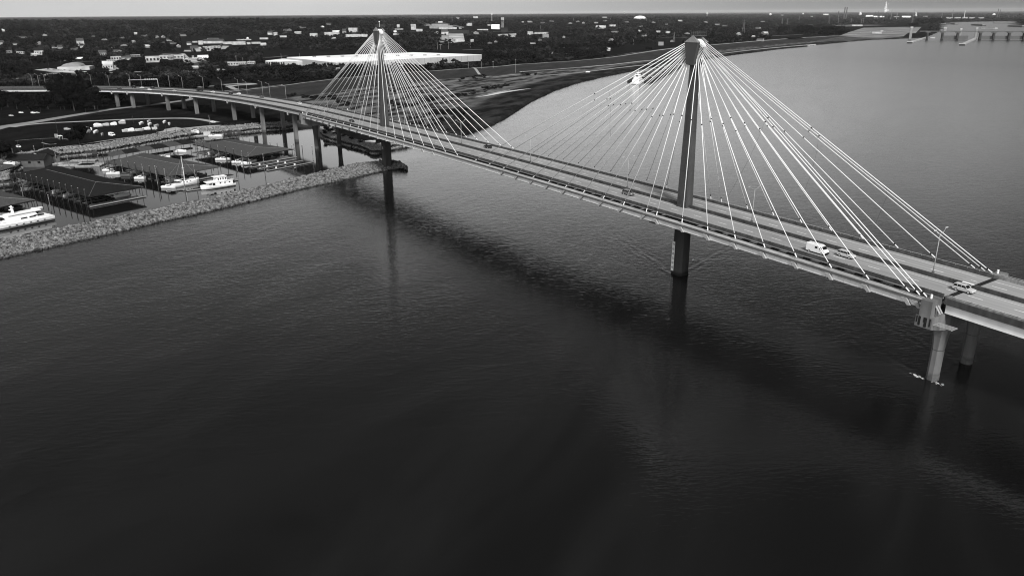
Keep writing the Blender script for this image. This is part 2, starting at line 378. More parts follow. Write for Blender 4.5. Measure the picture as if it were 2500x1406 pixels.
# ------------------------------------------------------------------ water
_a, _b, _c = at(1662, 674)[:2], at(1500, 556)[:2], at(1790, 606)[:2]
_l = (_b-_a)/np.linalg.norm(_b-_a); _r = (_c-_a)/np.linalg.norm(_c-_a); _w = (_l+_r)/np.linalg.norm(_l+_r); WDIR = (float(_w[0]), float(_w[1])); WSP = float(math.tan(math.acos(min(1, _l@_w))))
print('wake', WDIR, WSP)
def water_mat():
    m = bpy.data.materials.new('river_water'); m.use_nodes = True; t = m.node_tree; b = t.nodes['Principled BSDF']
    b.inputs['Base Color'].default_value = (0.011, 0.011, 0.011, 1); b.inputs['Roughness'].default_value = 0.05
    b.inputs['IOR'].default_value = 1.36
    g = t.nodes.new('ShaderNodeNewGeometry')
    def M(op, p, q=0.0, r=0.0, clamp=False):
        k = t.nodes.new('ShaderNodeMath'); k.operation = op; k.use_clamp = clamp
        for i, v in enumerate((p, q, r)):
            if hasattr(v, 'links'): t.links.new(v, k.inputs[i])
            else: k.inputs[i].default_value = v
        return k.outputs[0]
    def noise(scale, detail, stretch, rot, rough=0.55, dist=0.0):
        mpn = t.nodes.new('ShaderNodeMapping'); mpn.vector_type = 'TEXTURE'; mpn.inputs['Scale'].default_value = tuple(1/q for q in stretch); mpn.inputs['Rotation'].default_value = (0, 0, rot)
        n = t.nodes.new('ShaderNodeTexNoise'); n.inputs['Scale'].default_value = scale; n.inputs['Detail'].default_value = detail; n.inputs['Roughness'].default_value = rough
        n.inputs['Distortion'].default_value = dist
        t.links.new(g.outputs['Position'], mpn.inputs[0]); t.links.new(mpn.outputs[0], n.inputs[0]); return n.outputs[0]
    sp = t.nodes.new('ShaderNodeSeparateXYZ'); t.links.new(g.outputs['Position'], sp.inputs[0])
    # calm inside the basin: behind the line of the jetty
    jl = M('ADD', M('MULTIPLY', sp.outputs[0], 0.0+1.0), M('MULTIPLY', sp.outputs[1], 0.36))       # x + 0.36 y
    calm = t.nodes.new('ShaderNodeMapRange'); t.links.new(jl, calm.inputs[0])
    for i, v in zip((1, 2, 3, 4), (-246, -232, 1.0, 0.0)): calm.inputs[i].default_value = v
    calmy = t.nodes.new('ShaderNodeMapRange'); t.links.new(sp.outputs[1], calmy.inputs[0])
    for i, v in zip((1, 2, 3, 4), (5, 60, 1.0, 0.0)): calmy.inputs[i].default_value = v
    calmf = M('MULTIPLY', calm.outputs[0], calmy.outputs[0])
    ripple = noise(0.85, 3, (0.5, 1.5, 1), math.radians(62), 0.5, 0.3)
    chop = noise(0.20, 4, (0.55, 1.4, 1), math.radians(70), 0.55, 0.6)
    swirl = noise(0.022, 4, (0.6, 1.3, 1), math.radians(110), 0.5, 1.4)
    patchy = noise(0.014, 6, (0.45, 1.5, 1), math.radians(115), 0.62, 1.6)
    pm = t.nodes.new('ShaderNodeMapRange'); t.links.new(patchy, pm.inputs[0])
    for i, v in zip((1, 2, 3, 4), (0.35, 0.65, 0.78, 1.12)): pm.inputs[i].default_value = v
    hgt = M('ADD', M('ADD', M('MULTIPLY', ripple, 0.07), M('MULTIPLY', chop, 0.065)), M('MULTIPLY', swirl, 0.10))
    amp = M('MULTIPLY', M('SUBTRACT', 1.0, M('MULTIPLY', calmf, 0.90)), pm.outputs[0])
    # wakes trailing the piers: oblique wave trains in a wedge up- and down-stream of each footing
    warp = noise(0.12, 3, (1, 1, 1), 0.0, 0.6, 0.5)
    def wake(cx, cy, ln, amp_):
        dirx, diry = WDIR; rx = M('SUBTRACT', sp.outputs[0], cx); ry = M('SUBTRACT', sp.outputs[1], cy)
        u = M('ADD', M('MULTIPLY', rx, dirx), M('MULTIPLY', ry, diry)); v = M('ABSOLUTE', M('SUBTRACT', M('MULTIPLY', ry, dirx), M('MULTIPLY', rx, diry)))
        edge = M('SUBTRACT', v, M('MULTIPLY_ADD', u, WSP, 1.5))
        band = M('SUBTRACT', 1.0, M('DIVIDE', M('ABSOLUTE', edge), M('MULTIPLY_ADD', u, 0.22, 3.5)), 0, True)
        fall = M('MULTIPLY', M('SUBTRACT', 1.0, M('DIVIDE', u, ln), 0, True), M('GREATER_THAN', u, -2.0))
        wv = M('SINE', M('MULTIPLY_ADD', warp, 16.0, M('MULTIPLY', edge, 1.7)))
        return M('MULTIPLY', M('MULTIPLY', M('MULTIPLY', band, fall), wv), amp_)
    wk = M('ADD', M('ADD', wake(0, -2.5, 60, 1.0), wake(92, -9.5, 40, .7)), wake(92, 6.5, 40, .7))
    hh = M('ADD', M('MULTIPLY', hgt, amp), M('MULTIPLY', wk, 0.030))
    bn = t.nodes.new('ShaderNodeBump'); bn.inputs['Strength'].default_value = 0.9; bn.inputs['Distance'].default_value = 1.0
    t.links.new(hh, bn.inputs['Height']); t.links.new(bn.outputs[0], b.inputs['Normal'])
    rr = t.nodes.new('ShaderNodeMapRange'); t.links.new(sp.outputs[1], rr.inputs[0])
    for i, v in zip((1, 2, 3, 4), (80, 1200, 0.05, 0.20)): rr.inputs[i].default_value = v
    t.links.new(rr.outputs[0], b.inputs['Roughness'])
    # silt: slightly paler turbid streaks
    sl_ = t.nodes.new('ShaderNodeMapRange'); t.links.new(patchy, sl_.inputs[0])
    for i, v in zip((1, 2, 3, 4), (0.4, 0.75, 0.005, 0.011)): sl_.inputs[i].default_value = v
    t.links.new(sl_.outputs[0], b.inputs['Base Color'])
    return m
wv = MB(); wv.add([(-60000, -50000, 0), (60000, -50000, 0), (60000, 60000, 0), (-60000, 60000, 0)], [(0, 1, 2, 3)])
M_water = water_mat()
tag(wv.build('river_water', M_water), kind='structure')

# ================================================================== the cable-stayed bridge
TX = (0.0, -230.4)                      # tower positions along the bridge
A_M = [2.2, 13.0, 23.3, 33.9, 44.2, 54.5, 64.6, 75.0, 85.4, 96.1, 107.0]
B_S = [2.5, 13.4, 23.7, 34.0, 44.2, 54.4, 64.8, 75.0, 85.2, 87.7, 89.4]
XL, XR = -322.0, 92.0
bridge = thing('cable_stayed_bridge', 'cable stayed road bridge with two slender towers and white fans of cables over the river', 'bridge', (0, 0, 0))
import bmesh
def absorb(o, others):
    """surface pattern and small fixings go into the mesh of their part"""
    bm = bmesh.new(); bm.from_mesh(o.data); ms = [m for m in o.data.materials]
    for c in others:
        off = len(ms); ms.append(c.data.materials[0]); n0 = len(bm.faces); bm.from_mesh(c.data); bm.faces.ensure_lookup_table()
        for f in bm.faces[n0:]: f.material_index = off
    bm.to_mesh(o.data); bm.free()
    for m in ms[len(o.data.materials):]: o.data.materials.append(m)
    for c in others: me = c.data; bpy.data.objects.remove(c)
def strip(x0, x1, ya, yb, dza, dzb, name, m, parent, n=60, zf=deck_z):
    """box beam following the deck: y from ya..yb, z from deck+dza .. deck+dzb"""
    rings = []
    for x in np.linspace(x0, x1, n):
        z = zf(x); rings.append([(x, ya, z+dza), (x, yb, z+dza), (x, yb, z+dzb), (x, ya, z+dzb)])
    return MB().loft(rings).build(name, m, parent)
road = strip(XL, XR, -11.9, 11.9, -0.35, 0.0, 'road_deck', M_road, bridge)
strip(XL, XR, -0.32, 0.32, 0.0, 0.95, 'median_barrier', M_barrier, bridge)
for s in (-1, 1):
    rings = []
    for x in np.linspace(XL, XR, 60):
        z = deck_z(x); rings.append([(x, s*11.35, z), (x, s*11.95, z), (x, s*11.80, z+0.85), (x, s*11.5, z+0.85)])
    MB().loft(rings).build('parapet', M_barrier, bridge)
    strip(XL, XR, min(s*11.96, s*13.88), max(s*11.96, s*13.88), -1.0, -0.85, 'slot_shade_plate', M_joint, bridge)  # added black plate: its colour stands in for shade in the open slot
    # low rail on top of the parapet
    r = MB(); xs = np.linspace(XL, XR-0.5, 140)
    for a, b in zip(xs[:-1], xs[1:]): r.tube((a, s*11.65, deck_z(a)+1.15), (b, s*11.65, deck_z(b)+1.15), 0.05, n=4)
    for x in xs: r.tube((x, s*11.65, deck_z(x)+0.8), (x, s*11.65, deck_z(x)+1.15), 0.05, n=4)
    r.build('parapet_rail', M_lamp, bridge)
    strip(XL, XR, min(s*13.9, s*15.9), max(s*13.9, s*15.9), -0.75, -0.45, 'edge_walkway', M_conc, bridge)
    g = strip(XL, XR, min(s*15.1, s*15.5), max(s*15.1, s*15.5), -2.55, -0.75, 'edge_girder', M_steel, bridge)
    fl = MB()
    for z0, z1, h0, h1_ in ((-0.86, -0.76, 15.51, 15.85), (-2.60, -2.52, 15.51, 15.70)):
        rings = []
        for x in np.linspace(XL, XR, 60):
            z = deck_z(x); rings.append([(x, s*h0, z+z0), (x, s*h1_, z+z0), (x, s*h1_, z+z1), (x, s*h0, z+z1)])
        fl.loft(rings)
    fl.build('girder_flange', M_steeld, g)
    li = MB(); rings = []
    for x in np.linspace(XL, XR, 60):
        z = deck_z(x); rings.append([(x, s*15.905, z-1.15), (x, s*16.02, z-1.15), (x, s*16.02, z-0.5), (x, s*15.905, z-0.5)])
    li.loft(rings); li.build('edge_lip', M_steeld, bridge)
    # stiffeners on the web
    st = MB(); x = XL+3
    while x < XR-2:
        st.box((x, s*15.54, deck_z(x)-2.5), (0.05, 0.08, 1.6)); x += 1.75
    absorb(g, [st.build('web_stiffener', M_steel, g)])
# floor beams
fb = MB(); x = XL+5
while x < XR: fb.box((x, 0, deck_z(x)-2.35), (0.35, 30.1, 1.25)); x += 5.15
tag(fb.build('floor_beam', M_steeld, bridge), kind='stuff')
# pavement markings
mk = MB()
def mark(x0, x1, y, wd, zf=deck_z, dz=0.006, out=None):
    (out or mk).add([(x0, y-wd/2, zf(x0)+dz), (x1, y-wd/2, zf(x1)+dz), (x1, y+wd/2, zf(x1)+dz), (x0, y+wd/2, zf(x0)+dz)], [(0, 1, 2, 3)])
for s in (-1, 1):
    x = XL+1.5
    while x < XR-2: mark(x, min(x+3.3, XR-1), s*5.7, 0.24); x += 10.0
    x = XL+1
    while x < XR-6:
        mark(x, x+5, s*9.35, 0.16); mark(x, x+5, s*2.05, 0.16); x += 5
PAT = [mk.build('lane_marking', M_paint, road)]
tr = MB()   # worn wheel tracks and patches
for s in (-1, 1):
    for yy in (2.9, 4.7, 6.6, 8.5):
        x = XL+2
        while x < XR-9: mark(x, x+8, s*yy, 0.75, out=tr, dz=0.003); x += 8
PAT.append(tr.build('wheel_track', mat('tyre_darkened_concrete', 0.222, 0.9, 0.15, 0.3, stretch=(0.1, 2, 1)), road))
pt = MB()
for _ in range(26):
    x = random.uniform(-300, 80); y = random.choice((-10.6, 10.4, -10.5, 10.6)); mark(x, x+random.uniform(2, 9), y, random.uniform(.3, .9), out=pt, dz=0.009)
PAT.append(pt.build('patch_repair', mat('pale_patch', 0.36, 0.9, 0.3, 0.8), road)); absorb(road, PAT)
for xx in (XR,):
    j = MB(); z = deck_z(xx)
    j.box((xx+0.35, 0, z-0.2), (1.2, 23.0, 0.215)); j.build('expansion_joint', M_joint, bridge)

MERGE = []
# towers
def cross(cx, cy, z, a, b, c):
    """cruciform section: arms a (x) and b (y) half sizes, c notch"""
    return [(cx+px, cy+py, z) for px, py in ((-a, -b+c), (-a+c, -b+c), (-a+c, -b), (a-c, -b), (a-c, -b+c), (a, -b+c), (a, b-c), (a-c, b-c), (a-c, b), (-a+c, b), (-a+c, b-c), (-a, b-c))]
ATT = {}
for ti, tx in enumerate(TX):
    zt = deck_z(tx)
    m_, d_ = MB(), MB()
    def hw(z): return 1.22+(68.0-z)/45.0*0.85
    m_.loft([cross(tx, 0, z, hw(z), hw(z), hw(z)*0.24) for z in np.linspace(zt-0.2, 69.5, 12)])
    tw = m_.build('tower_shaft', M_tower, bridge)
    j = MB()
    for z in (35.5, 48, 58): j.loft([cross(tx, 0, q, hw(z)+0.012, hw(z)+0.012, hw(z)*0.24) for q in (z, z+0.12)])
    absorb(tw, [j.build('construction_joint', M_pier, tw)])
    hd = MB()
    # two flared cheeks of the head, the cable saddle lies between them
    for y0, y1 in ((-2.35, -1.25), (1.25, 2.35)):
        ring = []
        for z, a in ((68.6, 1.6), (70.0, 1.75), (75.2, 2.65)): ring.append([(tx-a, y0, z), (tx+a, y0, z), (tx+a, y1, z), (tx-a, y1, z)])
        hd.loft(ring)
    hd.box((tx, 0, 68.4), (3.0, 2.44, 1.4))
    hd.build('tower_head', M_tower, bridge)
    for y0, y1 in ((-2.45, -1.15), (1.15, 2.45)):
        cp = MB(); yc = (y0+y1)/2; b = [(tx-2.8, y0, 75.22), (tx+2.8, y0, 75.22), (tx+2.8, y1, 75.22), (tx-2.8, y1, 75.22)]
        cp.add(b+[(tx, yc+0.15*(1 if yc < 0 else -1), 77.3)], [(3, 2, 1, 0), (0, 1, 4), (1, 2, 4), (2, 3, 4), (3, 0, 4)])
        cp.build('pyramid_cap', mat('cap_metal', 0.17, 0.7, 0.2, 0.8, stretch=(6, 6, 1)), bridge)
    # saddle: a curved steel trough carrying the sheaths over the top
    sa = MB(); ring = []
    for k in range(13):
        u = -1+2*k/12; x = tx+u*3.0; z = 76.2-1.9*u*u
        ring.append([(x, -1.1, z-0.5), (x, 1.1, z-0.5), (x, 1.1, z), (x, -1.1, z)])
    sa.loft(ring); sa.build('cable_saddle', M_white, bridge)
    pf = MB()
    for sx in (-1.2, 1.2):
        pf.path([(tx+sx, -1.2, 77.9), (tx+sx, 2.9, 77.9)], 0.03); pf.path([(tx+sx, -1.2, 78.4), (tx+sx, 2.9, 78.4)], 0.03)
        for y in np.linspace(-1.2, 2.9, 6): pf.tube((tx+sx, y, 77.2), (tx+sx, y, 78.4), 0.03)
    for y in (-1.2, 2.9): pf.path([(tx-1.2, y, 77.9), (tx+1.2, y, 77.9)], 0.03); pf.path([(tx-1.2, y, 78.4), (tx+1.2, y, 78.4)], 0.03)
    pf.build('maintenance_railing', M_steeld, bridge)
    MB().box((tx, 0.85, 77.1), (2.6, 4.3, 0.12)).build('top_platform', M_steeld, bridge)
    if ti == 1: MB().tube((tx, 0.5, 77.2), (tx, 0.5, 79.6), 0.08).ball((tx, 0.5, 79.9), (.4, .4, .4)).build('beacon', M_white, bridge)
    # short sheath ends of the steepest stays on the face
    # pier below the deck
    pr = MB(); a = 2.25; c = 0.75
    def octo(z, a): return [(tx+px, py, z) for px, py in ((-a+c, -a), (a-c, -a), (a, -a+c), (a, a-c), (a-c, a), (-a+c, a), (-a, a-c), (-a, -a+c))]
    pr.loft([octo(-2, 2.35), octo(9, 2.30), octo(zt-3.6, 2.2)]); pb = pr.build('river_pier', M_pier, bridge)
    if ti == 1: MB().box((tx+0.3, -2.33, 11.2), (1.2, 0.12, 1.5)).build('pier_plate', M_wallg, pb)
    MB().box((tx, 0, zt-3.6), (3.6, 28.0, 1.3)).build('cross_head', M_pier, bridge)
    if ti == 0:
        MB().loft([octo(0.3-0.6, 2.45), octo(0.45, 2.45)]).build('water_line_stain', M_dark, pb)
    # stays
    for sgn, offs in ((-1, A_M), (1, B_S)):
        if ti == 1: sgn = -sgn
        for side in (-1, 1):
            for k, o in enumerate(offs):
                x = tx+sgn*o; y = side*15.0; z = deck_z(x)+0.55
                u = k/10.0
                za = 70.6+4.7*u; xa = tx+sgn*(1.5+1.3*u); ya = side*(0.95 if k > 1 else 1.0)
                top = Vector((xa, ya, za)); bot = Vector((x, y, z)); dr = (bot-top).normalized()
                cb = MB().tube(tuple(top), tuple(bot-dr*1.0), 0.116, n=6).build('stay_cable', M_cable, bridge, True)
                so_ = MB().tube(tuple(bot-dr*1.0), tuple(bot-dr*0.55), 0.18, n=6).build('damper_collar', M_dark, cb)
                an = MB().tube(tuple(bot-dr*0.55), tuple(bot+dr*0.7), 0.15, n=6)
                an.build('anchor_sleeve', M_white, cb)
                ATT[(ti, sgn, side, k)] = (top, bot)
# outrigger brackets under each stay: hang outside the girder
for ti, tx in enumerate(TX):
    for sgn, offs in ((-1, A_M), (1, B_S)):
        if ti == 1: sgn = -sgn
        for side in (-1, 1):
            for k, o in enumerate(offs):
                if o > 88: continue
                x = tx+sgn*o; zz = deck_z(x)
                out_ = sgn
                MB().add([(x-out_*0.55, side*15.56, zz-1.16), (x+out_*0.75, side*15.56, zz-1.16), (x+out_*1.9, side*15.56, zz-2.6), (x+out_*1.15, side*15.56, zz-2.75),
                          (x-out_*0.55, side*16.25, zz-1.16), (x+out_*0.75, side*16.25, zz-1.16), (x+out_*1.9, side*16.25, zz-2.6), (x+out_*1.15, side*16.25, zz-2.75)],
                         [(0, 1, 2, 3), (7, 6, 5, 4), (0, 4, 5, 1), (1, 5, 6, 2), (2, 6, 7, 3), (3, 7, 4, 0)]).build('anchor_bracket', M_brk, bridge)
                
# cross ties between the stays of the eastern fan and on the near tower
def on_cable(key, f):
    a, b = ATT[key]; return a.lerp(b, f)
for (ti, sgn, side, seq) in ((0, 1, 1, [(10, .42), (8, .47), (7, .53), (6, .60), (5, .69), (4, .80)]), (0, 1, -1, [(10, .33), (8, .37), (7, .42), (6, .48), (5, .56), (4, .66), (3, .80)]),
                             (0, 1, 1, [(10, .68), (8, .72), (7, .80), (6, .9)]), (0, -1, -1, [(10, .30), (9, .33), (8, .36), (7, .40), (6, .45), (5, .52), (4, .6)])):
    q = [tuple(on_cable((ti, sgn, side, k), f)) for k, f in seq]
    MB().path(q, 0.025, 4).build('cross_tie', M_dark, bridge)
# clamps on the stays
cl_ = MB()
for key, (a, b) in ATT.items():
    if key[0] == 0:
        f = {1: .42, -1: .36}[key[2]]+0.012*((key[3]*7) % 5)
        p = a.lerp(b, f); q = a.lerp(b, f+0.35/(b-a).length); cl_.tube(tuple(p), tuple(q), 0.21, n=6)
tag(cl_.build('cable_clamp', M_dark, bridge), kind='stuff')

# anchor piers
def anchor_pier(x0, out):
    zt = deck_z(x0)
    for s in (-1, 1):
        b = MB().box((x0-out*0.6, s*15.6, zt-3.6), (2.6, 4.0, 3.9)).build('anchor_block', M_pier2, bridge)
        MB().tube((x0-out*.9, s*15.4, zt+0.3), (x0-out*.9, s*15.4, zt+1.25), 0.26, n=8).build('vent_post', M_white, b)
        t = MB()
        for q in (0, 1): t.tube((x0-out*0.3+out*1.0, s*(15.0+0.9*q), zt-1.0), (x0+out*1.9, s*(15.0+0.9*q), zt-2.6), 0.22, n=8)
        t.build('anchor_tube', M_conc, b)
    cb = MB()
    prof = [(-17.6, -3.6), (-17.6, -6.2), (-14.2, -7.2), (-10.5, -8.0), (10.5, -8.0), (14.2, -7.2), (17.6, -6.2), (17.6, -3.6)]
    cb.loft([[(x0-out*0.6-1.9, y, zt+z-0.003) for y, z in prof], [(x0-out*0.6+1.9, y, zt+z-0.003) for y, z in prof]])
    cap = cb.build('cap_beam', M_pier2, bridge)
    sm = MB()
    for q, w_, h_ in ((0.3, .25, 1.6), (0.9, .5, 2.2), (1.9, .2, 1.2), (2.3, .6, 2.3), (3.3, .3, 1.9)): sm.box((x0-out*.6-1.93+q+.1, -17.63, zt-3.7-h_), (w_, 0.05, h_), 0, (1, 1))
    sm.build('water_stain', M_dark, cap)
    for s in (-1, 1):
        c = MB()
        def oc(z, a, c_=0.75): return [(x0-out*.6+px, s*8.0+py, z) for px, py in ((-a+c_, -a), (a-c_, -a), (a, -a+c_), (a, a-c_), (a-c_, a), (-a+c_, a), (-a, a-c_), (-a, -a+c_))]
        c.loft([oc(-2, 1.30), oc(8, 1.30), oc(zt-10.5, 1.50), oc(zt-7.9, 1.95, 0.9)])
        co = c.build('pier_column', M_pier2 if out > 0 else M_pier, bridge)
        MB().loft([oc(7.9, 1.32), oc(8.05, 1.32)]).build('pour_joint', M_pier, co)
        MB().loft([oc(-0.5, 1.34), oc(1.5, 1.34)]).build('tide_mark', mat('damp_concrete', 0.09, 0.9, .3, 1.0), co)
anchor_pier(92.0, 1); anchor_pier(-322.4, -1)
# scaffold platform hung by the eastern anchor pier
sf = MB()
for k in range(5): sf.box((95.4, -16.6+k*0.55, deck_z(92)-5.2), (4.2, 0.2, 0.08))
for a in (93.4, 97.4): sf.box((a, -15.5, deck_z(92)-5.3), (0.12, 2.8, 0.1))
sf.build('inspection_platform', M_lamp, bridge)

# depth gauge boards with figures
gb = MB().box((-1.35, -2.36, 1.2), (1.15, 0.06, 10.2)).build('clearance_gauge', M_white, bridge)
for k, tx_ in enumerate(('70', '65', '60', '55', '50', '45')):
    cu = bpy.data.curves.new('figure', 'FONT'); cu.body = tx_; cu.size = 1.15; cu.align_x = 'CENTER'; cu.extrude = 0.01
    to = bpy.data.objects.new('figure', cu); COL.objects.link(to)
    dg = bpy.context.evaluated_depsgraph_get(); me = bpy.data.meshes.new_from_object(to.evaluated_get(dg)); bpy.data.objects.remove(to)
    me.materials.clear(); me.materials.append(M_dark)
    fo = bpy.data.objects.new('gauge_figure', me); COL.objects.link(fo); fo.parent = gb
    fo.location = (-1.35, -2.42, 10.1-k*1.62); fo.rotation_euler = (PI/2, 0, 0); fo.scale = (0.8, 1, 1)

# ------------------------------------------------------------------ eastern approach (right edge of the picture)
appr_e = thing('approach_span', 'girder approach span beyond the right anchor pier, pale steel girder under a stained concrete parapet', 'bridge span')
def ze(x): return deck_z(92)-(x-92)*0.020
XE = 190
road_e = strip(XR+0.97, XE, -12.9, 12.9, -0.35, 0.0, 'road_deck', M_road, appr_e, 30, ze)
strip(XR+0.97, XE, -0.32, 0.32, 0.0, 0.95, 'median_barrier', M_barrier, appr_e, 30, ze)
strip(XR-1.8, XR+0.9, -0.36, 0.36, 0.952, 1.0, 'barrier_cover', M_white, appr_e, 4, ze)
for s in (-1, 1):
    strip(XR+0.97, XE, min(s*12.1, s*12.9), max(s*12.1, s*12.9), 0.002, 0.9, 'parapet', mat('stained_parapet', 0.17, 0.9, .5, 1.2, stretch=(1, 1, .2)), appr_e, 30, ze)
    strip(XR+0.97, XE, min(s*12.905, s*13.0), max(s*12.905, s*13.0), -1.05, 0.5, 'fascia', M_barrier, appr_e, 30, ze)
    strip(XR+1.2, XE, min(s*12.0, s*12.35), max(s*12.0, s*12.35), -3.3, -0.36, 'plate_girder', M_steel, appr_e, 30, ze)
    strip(XR+1.2, XE, min(s*4.0, s*4.3), max(s*4.0, s*4.3), -3.0, -0.36, 'inner_girder', M_steeld, appr_e, 30, ze)
    r = MB(); xs = np.linspace(XR+1, XE, 40)
    for a, b in zip(xs[:-1], xs[1:]): r.tube((a, s*12.5, ze(a)+1.2), (b, s*12.5, ze(b)+1.2), 0.05, n=4)
    r.build('parapet_rail', M_lamp, appr_e)
mk2 = MB()
for s in (-1, 1):
    x = XR+2.5
    while x < XE-4: mark(x, x+3.3, s*5.7, 0.24, ze, out=mk2); x += 10
    x = XR+1.5
    while x < XE-6: mark(x, x+5, s*9.35, 0.16, ze, out=mk2); mark(x, x+5, s*2.05, 0.16, ze, out=mk2); x += 5
absorb(road_e, [mk2.build('lane_marking', M_paint, appr_e)])

# ------------------------------------------------------------------ western approach viaduct, curving to the left
K = np.array([(-300, 0), (-322, 0), (-362, -1.5), (-418, -6), (-475, -14), (-534, -28), (-580, -45), (-635, -73), (-690, -110), (-760, -168), (-830, -240), (-900, -330)], float)
ZK = [(-300, 23.1), (-322, 23.0), (-420, 22.0), (-520, 21.2), (-600, 20.4), (-680, 18.8), (-760, 16.2), (-900, 12.5)]
def catmull(K, n=12):
    o = []
    for i in range(len(K)-1):
        p0 = K[max(i-1, 0)]; p1 = K[i]; p2 = K[i+1]; p3 = K[min(i+2, len(K)-1)]
        for t in np.arange(n)/n: o.append(.5*(2*p1+(-p0+p2)*t+(2*p0-5*p1+4*p2-p3)*t*t+(-p0+3*p1-3*p2+p3)*t**3))
    o.append(K[-1]); return np.array(o)
AS = catmull(K); AS = AS[AS[:, 0] <= -322.01]; AT = np.gradient(AS, axis=0); AT /= np.linalg.norm(AT, axis=1)[:, None]
AN = np.stack([-AT[:, 1], AT[:, 0]], 1)          # towards the camera side
zk = np.array(ZK)[::-1]; AZ = np.interp(AS[:, 0], zk[:, 0], zk[:, 1])
appr_w = thing('approach_viaduct', 'concrete approach viaduct curving away to the left on paired columns', 'viaduct')
def sweep(oa, ob, dza, dzb, name, m, parent=None, lo=0):
    rings = []
    for p, n, z in list(zip(AS, AN, AZ))[lo:]:
        a = p+n*oa; b = p+n*ob; rings.append([(a[0], a[1], z+dza), (b[0], b[1], z+dza), (b[0], b[1], z+dzb), (a[0], a[1], z+dzb)])
    return MB().loft(rings).build(name, m, parent or appr_w)
road_w = sweep(-12.9, 12.9, -0.35, 0.0, 'road_deck', M_road)
sweep(-0.32, 0.32, 0.0, 0.9, 'median_barrier', M_barrier)
for s in (-1, 1):
    a, b = sorted((s*12.3, s*12.9)); sweep(a, b, 0.002, 0.9, 'parapet', M_barrier)
    a, b = sorted((s*12.905, s*13.05)); sweep(a, b, -0.5, 0.6, 'fascia', M_barrier)
    a, b = sorted((s*11.6, s*12.1)); sweep(a, b, -2.3, -0.36, 'box_girder', M_steel)
    a, b = sorted((s*4.0, s*4.5)); sweep(a, b, -2.3, -0.36, 'inner_girder', M_steeld)
wl = MB(); cum = np.concatenate([[0], np.cumsum(np.linalg.norm(np.diff(AS, axis=0), axis=1))])
def ap(s_, off, dz=0.0):
    p = np.array([np.interp(s_, cum, AS[:, 0]), np.interp(s_, cum, AS[:, 1])]); n = np.array([np.interp(s_, cum, AN[:, 0]), np.interp(s_, cum, AN[:, 1])])
    n /= np.linalg.norm(n); q = p+n*off; return (q[0], q[1], np.interp(s_, cum, AZ)+dz), math.atan2(-n[0], n[1])
def amark(s0, s1, off, wd):
    P = [ap(s0, off-wd/2, .006)[0], ap(s1, off-wd/2, .006)[0], ap(s1, off+wd/2, .006)[0], ap(s0, off+wd/2, .006)[0]]; wl.add(P, [(0, 1, 2, 3)])
s_ = 1.0
while s_ < cum[-1]-5:
    for e in (-1, 1):
        amark(s_, s_+5, e*9.4, .2); amark(s_, s_+5, e*2.0, .2)
    if int(s_/5) % 2 == 0:
        for e in (-1, 1): amark(s_, s_+3.3, e*5.7, .2)
    s_ += 5
absorb(road_w, [wl.build('lane_marking', M_paint, appr_w)])
bents = [at(710, 347, 0), at(645, 322, 0.5), at(575, 296, 3), at(500, 280, 3), at(412, 273, 3), at(342, 262, 3.5), at(261, 264, 4)]
last = None
for b in bents:
    dd_ = np.hypot(AS[:, 0]-b[0], AS[:, 1]-b[1]-0); i = int(np.argmin(np.hypot(AS[:, 0]+AN[:, 0]*8-b[0], AS[:, 1]+AN[:, 1]*8-b[1])))
    if last is not None and abs(i-last) < 3: continue
    last = i
    p, n, t, z = AS[i], AN[i], AT[i], AZ[i]; rz = math.atan2(n[1], n[0])
    for s in (-1, 1):
        q = p+n*8*s; g = h1(q[0], q[1])
        c = MB()
        for ex in (-0.75, 0.75): c.box((q[0]+t[0]*ex, q[1]+t[1]*ex, g-2), (2.3, 1.1, z-4.1-g+2), rz)
        c.box((q[0], q[1], g-2), (1.7, 0.5, z-4.1-g+2), rz)
        c.build('pier_column', M_pier2, appr_w)
    cbm = MB(); ring = []
    for e in (-1.5, 1.5):
        ring.append([(p[0]+n[0]*o+t[0]*e, p[1]+n[1]*o+t[1]*e, z+zz) for o, zz in ((-12.6, -2.32), (-12.6, -3.0), (-8, -4.3), (8, -4.3), (12.6, -3.0), (12.6, -2.32))])
    cbm.loft(ring).build('cap_beam', M_pier2, appr_w)
    # light-coloured drop panel on the girder
    q = p+n*12.6; MB().box((q[0], q[1], z-4.0), (0.5, 1.2, 2.6), rz).build('bearing_pedestal', M_conc, appr_w)

# ------------------------------------------------------------------ lamps
def lamp(kind):
    t = thing('street_lamp', 'lamp', 'street lamp')
    h = {'double': 11.3, 'single': 11.0, 'tall': 13.0}[kind]
    MB().tube((0, 0, 0), (0, 0, h-1.2), 0.13, 0.08, 8).build('pole', M_lamp, t, True)
    MB().box((0, 0, -0.02), (0.5, 0.5, 0.5)).build('base', M_steeld, t)
    for s in ((-1, 1) if kind == 'double' else (1,)):
        pts = [(0, 0, h-1.2)]+[(0, s*2.1*math.sin(a), h-1.2+1.2*(1-math.cos(a))*1.0) for a in np.linspace(.25, PI/2, 6)]
        a_ = MB().path(pts, 0.06, 6).build('arm', M_lamp, t, True)
        MB().box((0, s*2.55, h-0.09), (0.34, 0.95, 0.16), 0, (0.7, 0.8)).build('lamp_head', M_wallw, a_)
    return t
l0 = lamp('double'); used = False
for x, lab in ((83, 'twin armed median lamp just left of the right anchor pier'), (27.5, 'twin armed median lamp just right of the near tower'),
               (-28, 'twin armed median lamp just left of the near tower'), (-88, 'thin twin armed median lamp in the middle of the main span'),
               (-145, 'twin armed median lamp near the black off-roader'), (-205, 'twin armed median lamp just right of the far tower'),
               (-262, 'twin armed median lamp just left of the far tower'), (-317, 'twin armed median lamp by the left anchor pier of the bridge')):
    o = copy_tree(l0) if used else l0; used = True
    put(o, (x, 0, deck_z(x)+0.95), 0, lab, 'twin armed lamps along the bridge median')
